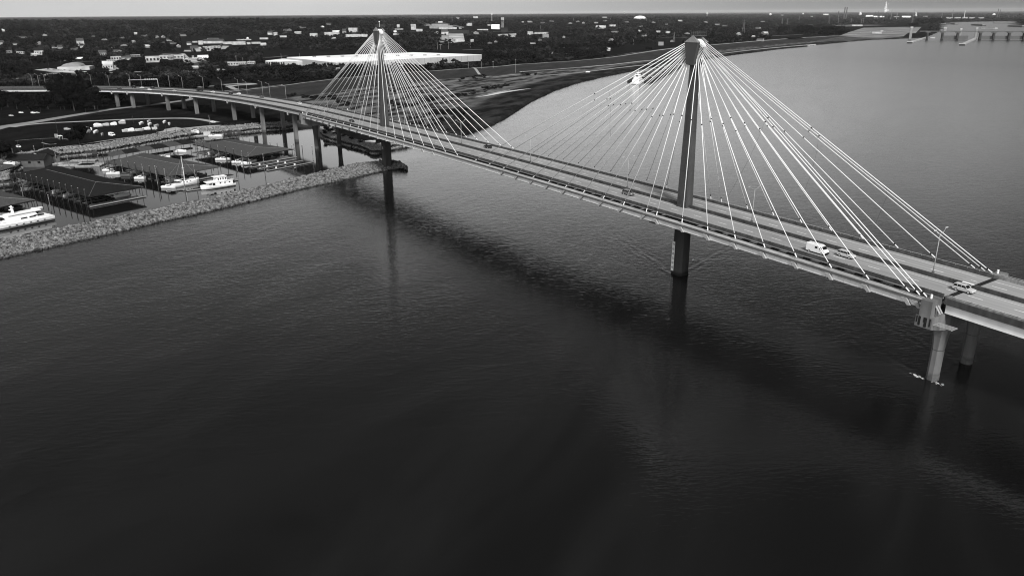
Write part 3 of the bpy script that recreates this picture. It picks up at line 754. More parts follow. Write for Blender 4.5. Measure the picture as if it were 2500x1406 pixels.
l1 = lamp('single'); l2 = lamp('tall'); l3 = None; used = [False, False]
NL = []
for k, (px, py, tall) in enumerate([(772, 243, 0), (686, 240, 0), (612, 233, 0), (529, 227, 0), (442, 218, 0), (351, 215, 0), (255, 213, 0),
                                    (690, 234, 1), (604, 228, 1), (512, 219, 1), (415, 214, 1), (319, 213, 1), (211, 211, 1), (152, 209, 1), (102, 208, 1), (47, 211, 1), (20, 212, 1)]):
    base = at(px, py, 21.0 if px > 400 else 19.5); i = int(np.argmin(np.hypot(AS[:, 0]-base[0], AS[:, 1]-base[1])))
    off = -12.6 if not tall else -13.6
    p = AS[i]+AN[i]*off; src = l2 if tall else l1
    o = copy_tree(src) if used[tall] else src; used[tall] = True
    side = ('low' if not tall else 'tall')
    put(o, (p[0], p[1], AZ[i]+(0.9 if not tall else -0.3)), math.atan2(AN[i][1], AN[i][0])-PI/2,
        side+' viaduct lamp '+(['beside the white car near the bridge fan', 'next to the tall lamp left of the fan', 'by the white car and black car pair', 'right of the dark truck', 'left of the dark truck', 'left of the sign gantry post', 'right of the big dark trees'][k] if not tall else
         ['standing right behind the short lamp left of the fan', 'beside the looping service road', 'just right of the dark truck', 'right of the sign gantry', 'at the left foot of the sign gantry', 'just right of the tallest dark trees', 'behind the crowns of the big dark trees', 'left of the big dark trees', 'above the stretch with two dark cars', 'nearest the left edge of the photo'][k-7]),
        'lamps along the approach viaduct')

# ================================================================== vehicles
def wheel(t, x, y, r, wd=0.24):
    w_ = MB().tube((x, y-wd/2, r), (x, y+wd/2, r), r, n=12).build('wheel', M_tyre, t)
    s = 1 if y > 0 else -1
    MB().tube((x, y+s*wd/2, r), (x, y+s*(wd/2+0.015), r), r*0.6, n=10).build('rim', M_cars, w_)
def vehicle(kind, paint, name, label, cat):
    """front towards +X, origin on the road under the middle"""
    t = thing(name, label, cat)
    spec = {  # length, half width, bonnet z, roof z, stations (x, zlow, zhigh, hw), cabin (x0b,x0t,x1t,x1b)
        'sedan': (4.7, 0.90, [(-2.35, .55, .85, .72), (-2.2, .30, 1.0, .84), (-1.5, .22, 1.05, .90), (0.9, .22, 1.0, .90), (1.6, .22, .92, .89), (2.2, .30, .80, .82), (2.35, .5, .68, .68)], (-1.95, -1.15, 0.35, 1.05, 1.02, 1.46)),
        'suv': (4.75, 0.94, [(-2.38, .55, 1.05, .80), (-2.3, .35, 1.15, .90), (-1.5, .27, 1.18, .94), (0.8, .27, 1.14, .94), (1.6, .27, 1.08, .93), (2.2, .35, .98, .88), (2.38, .5, .80, .72)], (-2.28, -2.05, 0.35, 1.0, 1.16, 1.72)),
        'van': (6.0, 1.02, [(-3.0, .40, 2.45, .92), (-2.9, .32, 2.52, 1.0), (0.9, .30, 2.52, 1.02), (1.6, .30, 2.30, 1.0), (2.3, .30, 1.50, 1.0), (2.8, .35, 1.25, .95), (3.0, .5, .95, .80)], None),
        'truck': (7.6, 1.2, [(1.6, .45, 2.2, 1.05), (1.9, .45, 2.35, 1.1), (2.6, .45, 2.3, 1.1), (3.0, .45, 1.6, 1.1), (3.8, .45, 1.3, 1.0)], None)}[kind]
    Ln, hw, st, cab = spec
    rings = []
    for x, zl, zh, h_ in st:
        rings.append([(x, -h_*.92, zl), (x, -h_, zl+.12), (x, -h_, zh-.12), (x, -h_*.86, zh), (x, h_*.86, zh), (x, h_, zh-.12), (x, h_, zl+.12), (x, h_*.92, zl)])
    bd = MB().loft(rings).build('body', paint, t)
    MB().box((0 if kind != 'truck' else 1.2, 0, .18), (Ln*.93, hw*1.93, .25)).build('sill', M_dark, t)
    if cab:
        a, b, c, d, z0, z1 = cab
        MB().loft([[(a, -hw*.93, z0), (d, -hw*.93, z0), (d, hw*.93, z0), (a, hw*.93, z0)], [(b, -hw*.76, z1-.06), (c, -hw*.76, z1-.06), (c, hw*.76, z1-.06), (b, hw*.76, z1-.06)]]).build('window', M_glass, t)
        MB().loft([[(b-.10, -hw*.79, z1-.06), (c+.08, -hw*.79, z1-.06), (c+.08, hw*.79, z1-.06), (b-.10, hw*.79, z1-.06)], [(b+.05, -hw*.70, z1+.02), (c-.1, -hw*.70, z1+.02), (c-.1, hw*.70, z1+.02), (b+.05, hw*.70, z1+.02)]]).build('roof', paint, t)
        p = MB()
        for s in (-1, 1):
            for xb, xt in ((a, b), (a+(d-a)*.33, b+(c-b)*.30), (a+(d-a)*.62, b+(c-b)*.68), (d, c)):
                p.tube((xb, s*hw*.94, z0), (xt, s*hw*.775, z1-.04), .032, n=4)
        p.build('pillar', paint, t)
        if kind == 'suv':
            for s in (-1, 1): MB().tube((b+.2, s*hw*.66, z1+.07), (c-.3, s*hw*.66, z1+.07), .03, n=4).build('roof_rail', M_lamp, t)
    if kind == 'van':
        MB().add([(1.55, -.86, 2.34), (1.55, .86, 2.34), (2.32, .86, 1.56), (2.32, -.86, 1.56)], [(0, 1, 2, 3)]).build('windscreen', M_glass, t)
        for s in (-1, 1):
            for xa, xb, z0, z1 in ((1.05, 1.75, 1.45, 2.05), (-.25, .55, 1.5, 2.05)):
                MB().box(((xa+xb)/2, s*1.02, z0), (xb-xa, .03, z1-z0)).build('window', M_glass, t)
        MB().box((2.93, 0, .42), (.25, 1.7, .42)).build('bumper', M_dark, t)
        for s in (-1, 1): MB().box((1.75, s*1.15, 1.5), (.12, .22, .3)).build('mirror', M_dark, t)
    if kind == 'truck':
        MB().box((-1.2, 0, .95), (5.2, 2.4, 2.5)).build('cargo_box', M_card, t)
        MB().box((-1.2, 0, 3.452), (5.22, 2.42, .06)).build('box_top', M_wallw, t)
        MB().add([(2.65, -1.0, 2.24), (2.65, 1.0, 2.24), (3.02, 1.0, 1.62), (3.02, -1.0, 1.62)], [(0, 1, 2, 3)]).build('windscreen', M_glass, t)
    fx = Ln/2
    if kind in ('sedan', 'suv'):
        for s in (-1, 1):
            MB().box((fx-.14, s*hw*.68, .62 if kind == 'sedan' else .80), (.14, .32, .13)).build('headlight', M_white, t)
            MB().box((-fx+.08, s*hw*.74, .72 if kind == 'sedan' else .95), (.10, .22, .18)).build('tail_light', M_carg, t)
            MB().box((.85, s*(hw+.07), 1.0 if kind == 'sedan' else 1.2), (.14, .16, .14)).build('mirror', paint, t)
    wb = {'sedan': 1.4, 'suv': 1.42, 'van': 1.9, 'truck': 2.4}[kind]; r = {'sedan': .33, 'suv': .38, 'van': .36, 'truck': .48}[kind]
    for sx in (-1, 1):
        for s in (-1, 1): wheel(t, sx*wb, s*(hw-.10), r)
    return t
def on_bridge(x, y): return (x, y, deck_z(x)+0.01)
slope = math.atan(0.0116)
def place_b(t, x, y, rz=0.0): put(t, on_bridge(x, y), rz); t.rotation_euler.y = slope if rz == 0 else -slope
van = vehicle('van', M_carw, 'cargo_van', 'white high roofed cargo van driving on the bridge ahead of the silver SUV', 'van'); van['label'] = 'white high roofed cargo van on the bridge, behind a silver SUV'
place_b(van, 55.5, -7.2)
place_b(vehicle('suv', M_cars, 'sport_utility', 'silver SUV just in front of the white cargo van on the bridge', 'car'), 62.0, -3.9)
place_b(vehicle('suv', M_cars, 'sport_utility', 'silver SUV with dark lower trim crossing the expansion joint at the right pier', 'car'), 92.6, -3.9)
place_b(vehicle('suv', M_carg, 'sport_utility', 'dark grey SUV on the bridge just left of the near tower', 'car'), -22.6, -4.4)
place_b(vehicle('suv', M_card, 'off_road_car', 'boxy black off-roader in the main span driving away to the left', 'car'), -132.0, 6.6, PI)
place_b(vehicle('sedan', M_card, 'sedan_car', 'black sedan on the bridge left of the far tower base', 'car'), -261.0, -7.0)
def place_a(t, px, py, rev=False):
    b = at(px, py, 21.5 if px > 450 else 20); i = int(np.argmin(np.hypot(AS[:, 0]-b[0], AS[:, 1]-b[1]))); z = AZ[i]
    b = at(px, py, z); off = float(np.dot(np.array(b[:2])-AS[i], AN[i])); off = (1 if off > 0 else -1)*min(max(abs(off), 3.6), 7.6)
    p = AS[i]+AN[i]*off+AT[i]*0; rz = math.atan2(AT[i][1], AT[i][0])
    put(t, (p[0], p[1], z+0.01), rz+(0 if off < 0 else PI)); return t
for px, py, kind, pnt, name, lab in [
    (757, 256, 'sedan', M_carw, 'sedan_car', 'white car on the viaduct where the leftmost cables of the far fan end'),
    (653, 239, 'sedan', M_carg, 'sedan_car', 'dark grey car alone on the viaduct left of the cable fan'),
    (587, 231, 'suv', M_carw, 'sport_utility', 'white SUV just behind a black car on the viaduct'),
    (562, 230.5, 'suv', M_card, 'sport_utility', 'black car just left of a white SUV on the viaduct'),
    (514, 227, 'sedan', M_carw, 'sedan_car', 'white car just right of the dark box truck on the viaduct'),
    (478, 222, 'truck', M_card, 'box_truck', 'dark box truck with pale top on the viaduct'),
    (427, 226.5, 'sedan', M_cars, 'sedan_car', 'silver car in the near lanes left of the box truck'),
    (378, 217, 'suv', M_card, 'sport_utility', 'dark car below the post of the sign gantry'),
    (362, 222.5, 'sedan', M_carw, 'sedan_car', 'white car in the near lanes below the sign gantry'),
    (345, 216.5, 'sedan', M_carw, 'sedan_car', 'white car in the far lanes left of the sign gantry post'),
    (318, 214.5, 'suv', M_card, 'sport_utility', 'dark car in the far lanes below the left end of the sign gantry'),
    (283, 219, 'sedan', M_card, 'sedan_car', 'dark car on the viaduct just right of the big dark trees'),
    (96, 216.5, 'suv', M_card, 'sport_utility', 'left one of two dark cars seen between the tree crowns'),
    (115, 217.5, 'sedan', M_carg, 'sedan_car', 'right one of two dark cars seen between the tree crowns')]:
    place_a(vehicle(kind, pnt, name, lab, 'truck' if kind == 'truck' else 'car'), px, py)

# overhead sign gantry
ga = at(382, 214, 20.5); gb_ = at(318, 212, 20.5); iA = int(np.argmin(np.hypot(AS[:, 0]-ga[0], AS[:, 1]-ga[1])))
gt = thing('sign_gantry', 'overhead sign gantry with a row of small lights across the viaduct', 'sign gantry')
q = AS[iA]-AN[iA]*13.4; q2 = AS[iA]+AT[iA]*42-AN[iA]*13.9; z = AZ[iA]
MB().tube((q[0], q[1], z-.3), (q[0], q[1], z+8), .25, n=8).build('post', M_wallw, gt)
MB().tube((q2[0], q2[1], z-.3), (q2[0], q2[1], z+6.2), .25, n=8).build('post', M_wallw, gt)
MB().tube((q[0], q[1], z+7.8), (q2[0], q2[1], z+5.6), .3, n=6).build('beam', M_wallw, gt)
for k in range(6):
    f = 0.04+k*0.075; c = q+(q2-q)*f; zz = z+7.8-2.2*f
    MB().box((c[0], c[1], zz-.5), (1.6, .4, 1.2), math.atan2(AT[iA][1], AT[iA][0])).build('sign_light', M_wallw, gt)

# ================================================================== jetty and rubble
JN = P2([(-420, 715), (-200, 672), (0, 633), (100, 611), (200, 588), (300, 565), (400, 541), (500, 519.5), (600, 496), (720, 466), (840, 440), (930, 420), (992, 409)])
JC = P2([(-420, 668), (-200, 628), (0, 590), (100, 568), (200, 548), (300, 528.5), (400, 508), (500, 487.5), (600, 464.5), (680, 446.5), (740, 431), (800, 416), (880, 398.5), (950, 392), (994, 404)], 2.9)
def resample(P, n):
    c = np.concatenate([[0], np.cumsum(np.linalg.norm(np.diff(P, axis=0), axis=1))]); u = np.linspace(0, c[-1], n)
    return np.stack([np.interp(u, c, P[:, 0]), np.interp(u, c, P[:, 1])], 1)
JN = resample(JN, 60); JC = resample(JC, 60); JF = JC+(JC-JN)/np.linalg.norm(JC-JN, axis=1)[:, None]*3.6
JF[-1] = JN[-1]+(JF[-1]-JN[-1])*.3
rings = []
PROF = [(-0.06, -1.2), (0.0, -0.1), (0.16, 0.9), (0.30, 1.15), (0.42, 1.5), (0.72, 3.0), (0.86, 2.9), (1.0, -0.1), (1.06, -1.2)]
for i in range(60):
    f = 1.0 if i < 57 else (0.9, .7, .35)[i-57]
    rings.append([(*(JN[i]+(JF[i]-JN[i])*u), (v*f if v > 0 else v)) for u, v in PROF])
core = MB().loft(rings, True, False).build('jetty', M_core); tag(core, kind='structure')
def jz(u): return float(np.interp(u, [p[0] for p in PROF], [p[1] for p in PROF]))
# rocks
ROCKP = []
for k in range(10):
    v, f = [], []
    th = RNG.uniform(0, PI, 3)
    base = np.array([(-1, -1, -1), (1, -1, -1), (1, 1, -1), (-1, 1, -1), (-1, -1, 1), (1, -1, 1), (1, 1, 1), (-1, 1, 1), (0, 0, 1.25), (1.2, 0, 0), (-1.15, 0, 0.1), (0, 1.2, 0), (0, -1.2, 0.1)], float)
    base += RNG.uniform(-.32, .32, base.shape)
    tri = [(4, 5, 8), (5, 6, 8), (6, 7, 8), (7, 4, 8), (1, 2, 9), (2, 6, 9), (6, 5, 9), (5, 1, 9), (3, 0, 10), (0, 4, 10), (4, 7, 10), (7, 3, 10), (2, 3, 11), (3, 7, 11), (7, 6, 11), (6, 2, 11), (0, 1, 12), (1, 5, 12), (5, 4, 12), (4, 0, 12)]
    ROCKP.append((base, np.array(tri)))
def scatter(protos, P, S, seed=1, tilt=0.0, rzr=True):
    """P (n,3), S (n,3): merge transformed copies of the prototypes; triangles or quads"""
    rg = np.random.default_rng(seed); n = len(P); which = rg.integers(0, len(protos), n); V, F, o = [], [], 0
    ang = rg.uniform(0, 2*PI, n) if rzr else np.zeros(n)
    for k, (pv, pf) in enumerate(protos):
        ix = np.where(which == k)[0]
        if not len(ix): continue
        ca, sa = np.cos(ang[ix])[:, None], np.sin(ang[ix])[:, None]
        q = pv[None]*S[ix][:, None, :]
        if tilt:
            tx, ty = rg.uniform(-tilt, tilt, (2, len(ix), 1)); zx = q[..., 2]+q[..., 0]*tx+q[..., 1]*ty; q = np.stack([q[..., 0]-q[..., 2]*tx, q[..., 1]-q[..., 2]*ty, zx], -1)
        r = np.stack([q[..., 0]*ca-q[..., 1]*sa, q[..., 0]*sa+q[..., 1]*ca, q[..., 2]], -1)+P[ix][:, None, :]
        m = len(pv); V.append(r.reshape(-1, 3)); F.append((pf[None]+(np.arange(len(ix))*m)[:, None, None]+o).reshape(-1, pf.shape[1])); o += len(ix)*m
    return np.concatenate(V), np.concatenate(F)
n = 21000; u = RNG.uniform(-0.03, 1.02, n); s = RNG.beta(1.0, 0.9, n)*58.5; i0 = s.astype(int); fr = (s-i0)[:, None]
a = JN[i0]*(1-fr)+JN[i0+1]*fr; b = JF[i0]*(1-fr)+JF[i0+1]*fr; p = a+(b-a)*u[:, None]
fz = np.where(s < 57, 1.0, np.maximum(.3, 1-(s-57)/3)); zz = np.array([jz(q) for q in u]); zz = np.where(zz > 0, zz*fz, zz)
sz = RNG.uniform(.13, .36, n)*np.where(RNG.uniform(size=n) < .10, 1.9, 1)
V, F = scatter(ROCKP, np.stack([p[:, 0], p[:, 1], zz+.05], 1), np.stack([sz*RNG.uniform(.8, 1.5, n), sz, sz*RNG.uniform(.6, .9, n)], 1), 3, .5)
tag(npmesh('jetty_rocks', V, F, M_rock), kind='stuff', label='pale broken limestone rocks covering the long jetty', cat='rocks')
# rubble on the marina bank and round the little spit
def bank(P, n, w0, w1, seed, name, lab, m, smin=.3, smax=.8, zoff=0.0):
    Q = resample(P, 400); T_ = np.gradient(Q, axis=0); T_ /= np.linalg.norm(T_, axis=1)[:, None]; Nn = np.stack([-T_[:, 1], T_[:, 0]], 1)
    test = Q[200]+Nn[200]*4; sgn = 1 if inside(np.array([test[0]]), np.array([test[1]]), SHORE)[0] else -1
    rg = np.random.default_rng(seed); i = rg.integers(0, 400, n); u = rg.uniform(w0, w1, n); p = Q[i]+Nn[i]*sgn*u[:, None]+rg.normal(0, .4, (n, 2))
    hz = H(p[:, 0], p[:, 1]); s = rg.uniform(smin, smax, n); k = hz > -.6
    V, F = scatter(ROCKP, np.stack([p[k, 0], p[k, 1], np.maximum(hz[k], 0)+.05], 1), np.stack([s*1.2, s, s*.7], 1)[k], seed, .5)
    return tag(npmesh(name, V, F, m), kind='stuff', label=lab, cat='rocks')
bank(near_w[:14], 9000, -1, 10.5, 5, 'bank_rocks', 'grey rubble slope along the marina shore', mat('bank_rubble', 0.15, .95, .7, .8))
bank(near_w[16:], 3000, -1, 7.5, 6, 'spit_rocks', 'dark rubble round the low spit beyond the viaduct columns', M_rockd)

# ================================================================== ground ribbons
def ribbon(name, pts, wd, m, zoff=0.22, z0=4.0, world=False, n=None, edge=None, kindp='structure'):
    P = np.array(pts, float) if world else np.array([at(x, y, z0)[:2] for x, y in pts])
    Q = catmull(P, 8) if len(P) > 2 else resample(P, 20)
    ln = np.linalg.norm(np.diff(Q, axis=0), axis=1).sum(); Q = resample(Q, n or max(8, int(ln/6)))
    T_ = np.gradient(Q, axis=0); T_ /= np.linalg.norm(T_, axis=1)[:, None]; Nn = np.stack([-T_[:, 1], T_[:, 0]], 1)
    wds = np.interp(np.linspace(0, 1, len(Q)), np.linspace(0, 1, len(wd)), wd) if hasattr(wd, '__len__') else np.full(len(Q), wd)
    us = (-.5, -.25, 0, .25, .5); rows = [Q+Nn*(wds*k)[:, None] for k in us]; zc = H(Q[:, 0], Q[:, 1])
    V = []; F = []
    for k, R_ in enumerate(rows):
        zz = np.maximum(H(R_[:, 0], R_[:, 1]), zc-.2)+zoff
        V.append(np.stack([R_[:, 0], R_[:, 1], zz], 1))
    V = np.stack(V, 1).reshape(-1, 3); nn = len(Q)
    ids = np.arange(nn*5).reshape(nn, 5)
    F = np.stack([ids[:-1, :-1].ravel(), ids[1:, :-1].ravel(), ids[1:, 1:].ravel(), ids[:-1, 1:].ravel()], 1)
    o = npmesh(name, V, F, m); 
    if kindp: tag(o, kind=kindp)
    return o
ribbon('ramp_road', [(-80, 334), (0, 312), (80, 299), (170, 284), (235, 273), (300, 264), (360, 258), (405, 252), (455, 245), (520, 235), (600, 226)], [13, 12, 11, 10, 9, 9, 9, 9], M_asph)
ribbon('bank_road', [(30, 311), (60, 306), (110, 301), (170, 298), (250, 295), (330, 292), (400, 290.5), (460, 291), (495, 294), (530, 300)], 5.5, M_path)
ribbon('parking_apron', [(400, 325), (430, 319), (470, 314), (520, 309), (590, 306), (640, 304)], [13, 12, 9, 6, 5], M_path)
ribbon('bank_kerb', [(37, 377), (100, 367), (175, 357), (215, 351), (300, 339), (380, 329), (432, 323.5)], 1.8, M_path, zoff=.3)
ribbon('levee_path', [(x, y) for x, y in [(560, 226), (620, 219), (661, 215), (770, 201), (860, 191), (960, 182), (1055, 176), (1132, 170), (1211, 165), (1270, 159), (1407, 150), (1498, 141), (1574, 129.5), (1650, 119), (1750, 110), (1860, 101), (1950, 94), (2040, 89)]],
       [4, 4, 5, 5, 9, 9, 12, 14, 16, 20], M_path, z0=8.0, zoff=.35)
ribbon('levee_foot_track', [(1270, 177), (1407, 166), (1500, 158), (1589, 148), (1700, 138), (1860, 120), (2000, 108)], [5, 6, 8, 12, 14], M_path, z0=3, zoff=.3)
ribbon('bar_track', [(1150, 172), (1190, 189), (1270, 182), (1330, 184), (1420, 177), (1520, 165), (1600, 156)], [4, 4, 5, 6, 8], M_path, z0=3, zoff=.25)
ribbon('service_road', [(470, 218), (500, 213), (540, 210), (560, 212), (570, 216), (590, 220), (620, 221), (650, 219)], 7, M_path)
ribbon('service_loop', [(545, 207), (570, 205), (600, 203.5), (620, 205), (605, 206), (575, 208), (560, 211)], 10, M_path)
ribbon('lower_service_road', [(560, 226), (600, 226), (640, 223), (670, 217), (700, 212)], 5, M_path)
ribbon('highway', [(80, 193), (130, 188), (160, 183), (200, 181), (240, 180), (330, 177), (400, 175), (440, 174.5), (500, 173.5), (600, 172), (700, 170)], [14, 14, 14, 22, 22, 18, 14], M_asph)
ribbon('side_street', [(0, 195), (20, 193.5), (45, 192), (70, 190), (100, 186), (140, 178)], 14, M_asph)
ribbon('inner_street', [(395, 129), (425, 128), (445, 128.5), (452, 134), (460, 140), (480, 143), (500, 146)], 7, M_path, z0=6)

def lot(name, pix, m, zoff=.35, z0=4.0, lab=None):
    P = P2(pix, z0); c = P.mean(0); rg = []
    n = len(P); V = [(c[0], c[1], h1(*c)+zoff)]; F = []
    rows = 5
    for r in range(1, rows+1):
        for k in range(n*3):
            a = P[k//3]; b = P[(k//3+1) % n]; q = a+(b-a)*(k % 3)/3; q = c+(q-c)*r/rows; V.append((q[0], q[1], h1(*q)+zoff))
    m3 = n*3
    for k in range(m3):
        F.append((0, 1+k, 1+(k+1) % m3))
        for r in range(1, rows): F.append((1+(r-1)*m3+k, 1+r*m3+k, 1+r*m3+(k+1) % m3, 1+(r-1)*m3+(k+1) % m3))
    return tag(MB().add(V, F).build(name, m), kind='structure')
lot('marina_parking', [(215, 352), (440, 322), (560, 302), (500, 294), (250, 297), (205, 315)], mat('marina_asphalt', 0.010, .9, .25, .2), .12)
lot('boat_ramp_pad', [(395, 326), (432, 321), (452, 316), (430, 312), (402, 317)], M_path, .3)
lot('paved_lot', [(447, 126), (470, 117), (520, 112), (560, 113), (550, 120), (500, 126)], M_lot, .5)
lot('paved_lot', [(420, 152), (450, 143), (500, 138), (508, 146), (480, 153), (440, 158)], M_lot, .5)
lot('paved_lot', [(84, 172), (120, 168), (150, 171), (215, 176), (190, 180), (120, 176)], M_lot, .5)
lot('paved_lot', [(255, 162), (285, 160), (290, 170), (268, 176)], M_lot, .5)
lot('paved_lot', [(1060, 86), (1130, 84), (1135, 102), (1100, 106), (1075, 98)], M_lot, .5)
lot('paved_lot', [(1215, 88), (1262, 86), (1258, 96), (1222, 98)], M_lot, .5)
lot('paved_lot', [(1340, 130), (1400, 125), (1390, 131), (1350, 134)], M_lot, .5)
lot('paved_lot', [(1480, 139), (1540, 130), (1620, 122), (1560, 132), (1500, 141)], M_path, .5)
lot('grass_lot', [(440, 160), (500, 150), (560, 150), (600, 158), (470, 166)], mat('mown_grass', 0.045, .95, .2, .1), .5)
lot('lock_ground', [(2040, 92), (2070, 80), (2110, 68), (2250, 66), (2225, 92)], mat('lock_gravel', 0.16, .95, .35, .02, var2=.3, scale2=.008), .4)
lot('lock_lawn', [(1990, 99), (2050, 93), (2210, 91), (2110, 100)], mat('bank_grass', 0.06, .95, .2, .02), .3)
lot('inland_field', [(1900, 62), (2050, 60), (2170, 62), (2000, 68)], mat('stubble_field', 0.10, .95, .4, .01), .5)

# ================================================================== marina
ang_m = None
def covered_dock(pix, ze_, rise, mroof, label, fasc=M_roofd, ridge_in=0.22, z0=None):
    """pix = front, right, back, left corners of the eaves"""
    A, B, C_, D = [np.array(at(x, y, ze_)[:2]) for x, y in pix]
    t = thing('covered_dock', label, 'covered dock', ((A[0]+C_[0])/2, (A[1]+C_[1])/2, 0.0), 0)
    o = np.array([(A[0]+C_[0])/2, (A[1]+C_[1])/2])
    A, B, C_, D = A-o, B-o, C_-o, D-o
    m1 = (A+B)/2; m2 = (C_+D)/2; r1 = m1+(m2-m1)*ridge_in; r2 = m2+(m1-m2)*ridge_in*.8
    z1 = ze_+rise; q = lambda p, z: (p[0], p[1], z)
    MB().add([q(A, ze_), q(B, ze_), q(C_, ze_), q(D, ze_), q(r1, z1), q(r2, z1)], [(0, 1, 4), (1, 2, 5, 4), (2, 3, 5), (3, 0, 4, 5)]).build('roof', mroof, t)
    f = MB()
    for a, b in ((A, B), (B, C_), (C_, D), (D, A)):
        nrm = (a+b)/2; nrm = nrm/np.linalg.norm(nrm)*.12
        f.add([q(a, ze_-.55), q(b, ze_-.55), q(b, ze_-.02), q(a, ze_-.02), q(a-nrm, ze_-.55), q(b-nrm, ze_-.55), q(b-nrm, ze_-.02), q(a-nrm, ze_-.02)], [(0, 1, 2, 3), (7, 6, 5, 4), (0, 4, 5, 1), (3, 2, 6, 7)])
    f.build('fascia', fasc, t)
    rc = MB().path([q(A, ze_+.04), q(r1, z1+.04), q(r2, z1+.04)], .045, 4); rc.path([q(B, ze_+.04), q(r1, z1+.04)], .045, 4); rc.build('ridge_cap', M_dockl, t)
    # floating walkways under the roof
    L_ = m2-m1; Ln = np.linalg.norm(L_); e = L_/Ln; W = np.linalg.norm(B-A); s = (B-A)/W; rz = math.atan2(e[1], e[0])
    c = (m1+m2)/2
    MB().box((c[0], c[1], .15), (Ln*.97, 2.2, .35), rz).build('walkway', M_wood, t)
    ec = m1+e*.8; MB().box((ec[0], ec[1], .15), (2.0, W*1.02, .38), rz).build('end_walkway', M_dock, t)
    ed = m1-e*.25; MB().box((ed[0], ed[1], .3), (.25, W*1.04, .28), rz).build('pale_kerb', M_dockl, t)
    nf = max(4, int(Ln/6)); 
    for k in range(nf):
        p = m1+e*(Ln*(k+.7)/nf)
        MB().box((p[0], p[1], .12), (.7, W*.9, .3), rz).build('finger_dock', M_dock, t)
    for k in range(nf+1):
        for sd in (-.47, .47):
            p = m1+e*(.5+(Ln-1)*k/nf)+s*W*sd; MB().tube(q(p, .2), q(p, ze_-.3), .12, n=5).build('roof_post', M_wood, t)
    # slip boats are things of their own
    return o, A, B, C_, D, m1, e, s, Ln, W, rz
docks = []
docks.append(covered_dock([(217, 480), (350, 456), (140, 405), (22, 427)], 5.2, 2.2, M_roofd, 'large dark hipped roof over floating slips, nearest the jetty centre'))
docks.append(covered_dock([(412, 429), (536, 407), (351, 373), (257, 397)], 5.2, 2.0, M_roofm, 'grey hipped roof over slips behind the sailing boat', M_roofm))
docks.append(covered_dock([(600, 384), (717, 364), (566, 340), (470, 352)], 5.2, 2.0, M_roofm, 'grey hipped roof over slips nearest the viaduct columns', M_roofd))
docks.append(covered_dock([(-30, 512), (86, 488), (-40, 455), (-150, 480)], 5.2, 2.0, M_roofm, 'grey roof over slips behind the big white yacht, cut by the left edge', M_roofd))
docks.append(covered_dock([(-10, 421), (38, 406), (20, 397), (-60, 408)], 4.0, 1.2, M_roofm, 'small grey boathouse roof at the left edge above the rubble corner', M_roofd))
# long central shed with panels of two greys
cs = thing('long_boat_shed', 'long low boat shed roof in alternating light and dark panels across the basin', 'boat shed')
p0, p1, p2, p3 = [np.array(at(x, y, 4.6)) for x, y in ((256, 374), (269, 382), (480, 349), (440, 341))]
for k in range(6):
    f0, f1 = k/6, (k+1)/6-.002
    qs = [p0+(p3-p0)*f0, p1+(p2-p1)*f0, p1+(p2-p1)*f1, p0+(p3-p0)*f1]
    mid0 = (qs[0]+qs[1])/2+np.array([0, 0, 1.1]); mid1 = (qs[3]+qs[2])/2+np.array([0, 0, 1.1])
    MB().add([qs[0], qs[1], qs[2], qs[3], mid0, mid1], [(1, 2, 5, 4), (3, 0, 4, 5), (0, 1, 4), (2, 3, 5)]).build('roof_panel', M_roofm if k % 2 == 0 else M_roofd, cs)
for k in range(13):
    f = k/12
    for a, b in ((p1, p2), (p0, p3)):
        q = a+(b-a)*f; MB().tube((q[0], q[1], 0), (q[0], q[1], 4.55), .12, n=5).build('shed_post', M_wood, cs)
c = (p0+p1+p2+p3)/4; dr = p2-p1; MB().box((c[0], c[1], .15), (np.linalg.norm(dr[:2]), 3, .35), math.atan2(dr[1], dr[0])).build('walkway', M_dock, cs)

# piles
def pile(white):
    t = thing('mooring_pile', 'pile', 'pile')
    MB().tube((0, 0, -1), (0, 0, 1.0), .20, .19, 8).build('post', M_wood if not white else mat('streaked_pile', 0.14, .8, .95, .9, stretch=(1, 1, 2)), t)
    MB().tube((0, 0, 1.0), (0, 0, 1.03), .27, .05, 8).build('cap', M_white, t)
    return t
PI_ = {0: pile(0), 1: pile(1)}; PU = {0: False, 1: False}
def add_pile(x, y, h, white, label, group):
    src = PI_[white]; o = copy_tree(src) if PU[white] else src; PU[white] = True
    put(o, (x, y, 0), 0, label, group)
    for ch in o.children:
        if ch.name.startswith('cap'): ch.location = (0, 0, h-1)
        else: ch.scale = (1, 1, h)
    return o
def edge_piles(dk, n, side, h, pat, label, group, inset=-.55):
    o, A, B, C_, D, m1, e, s, Ln, W, rz = dk
    for k in range(n):
        f = (k+.35)/n; p = A+(D-A)*f if side == 0 else B+(C_-B)*f; p = p+s*(inset if side == 0 else -inset)+o
        add_pile(p[0], p[1], h, pat[k % len(pat)], label, group)
edge_piles(docks[0], 14, 0, 8.4, (0,), 'dark pile with white cap along the near eave of the large dark dock roof', 'piles along the large dark dock roof')
edge_piles(docks[1], 9, 0, 8.6, (1, 0, 0), 'pile with white cap along the near eave of the grey roof behind the sailing boat', 'piles along the middle dock roof')
edge_piles(docks[2], 7, 0, 8.6, (1, 0, 0), 'pile with white cap along the near eave of the roof nearest the viaduct', 'piles along the right dock roof')
edge_piles(docks[2], 9, 1, 7.4, (1, 0, 0), 'pile with white cap along the far eave of the roof nearest the viaduct', 'piles along the far side of the right dock roof')
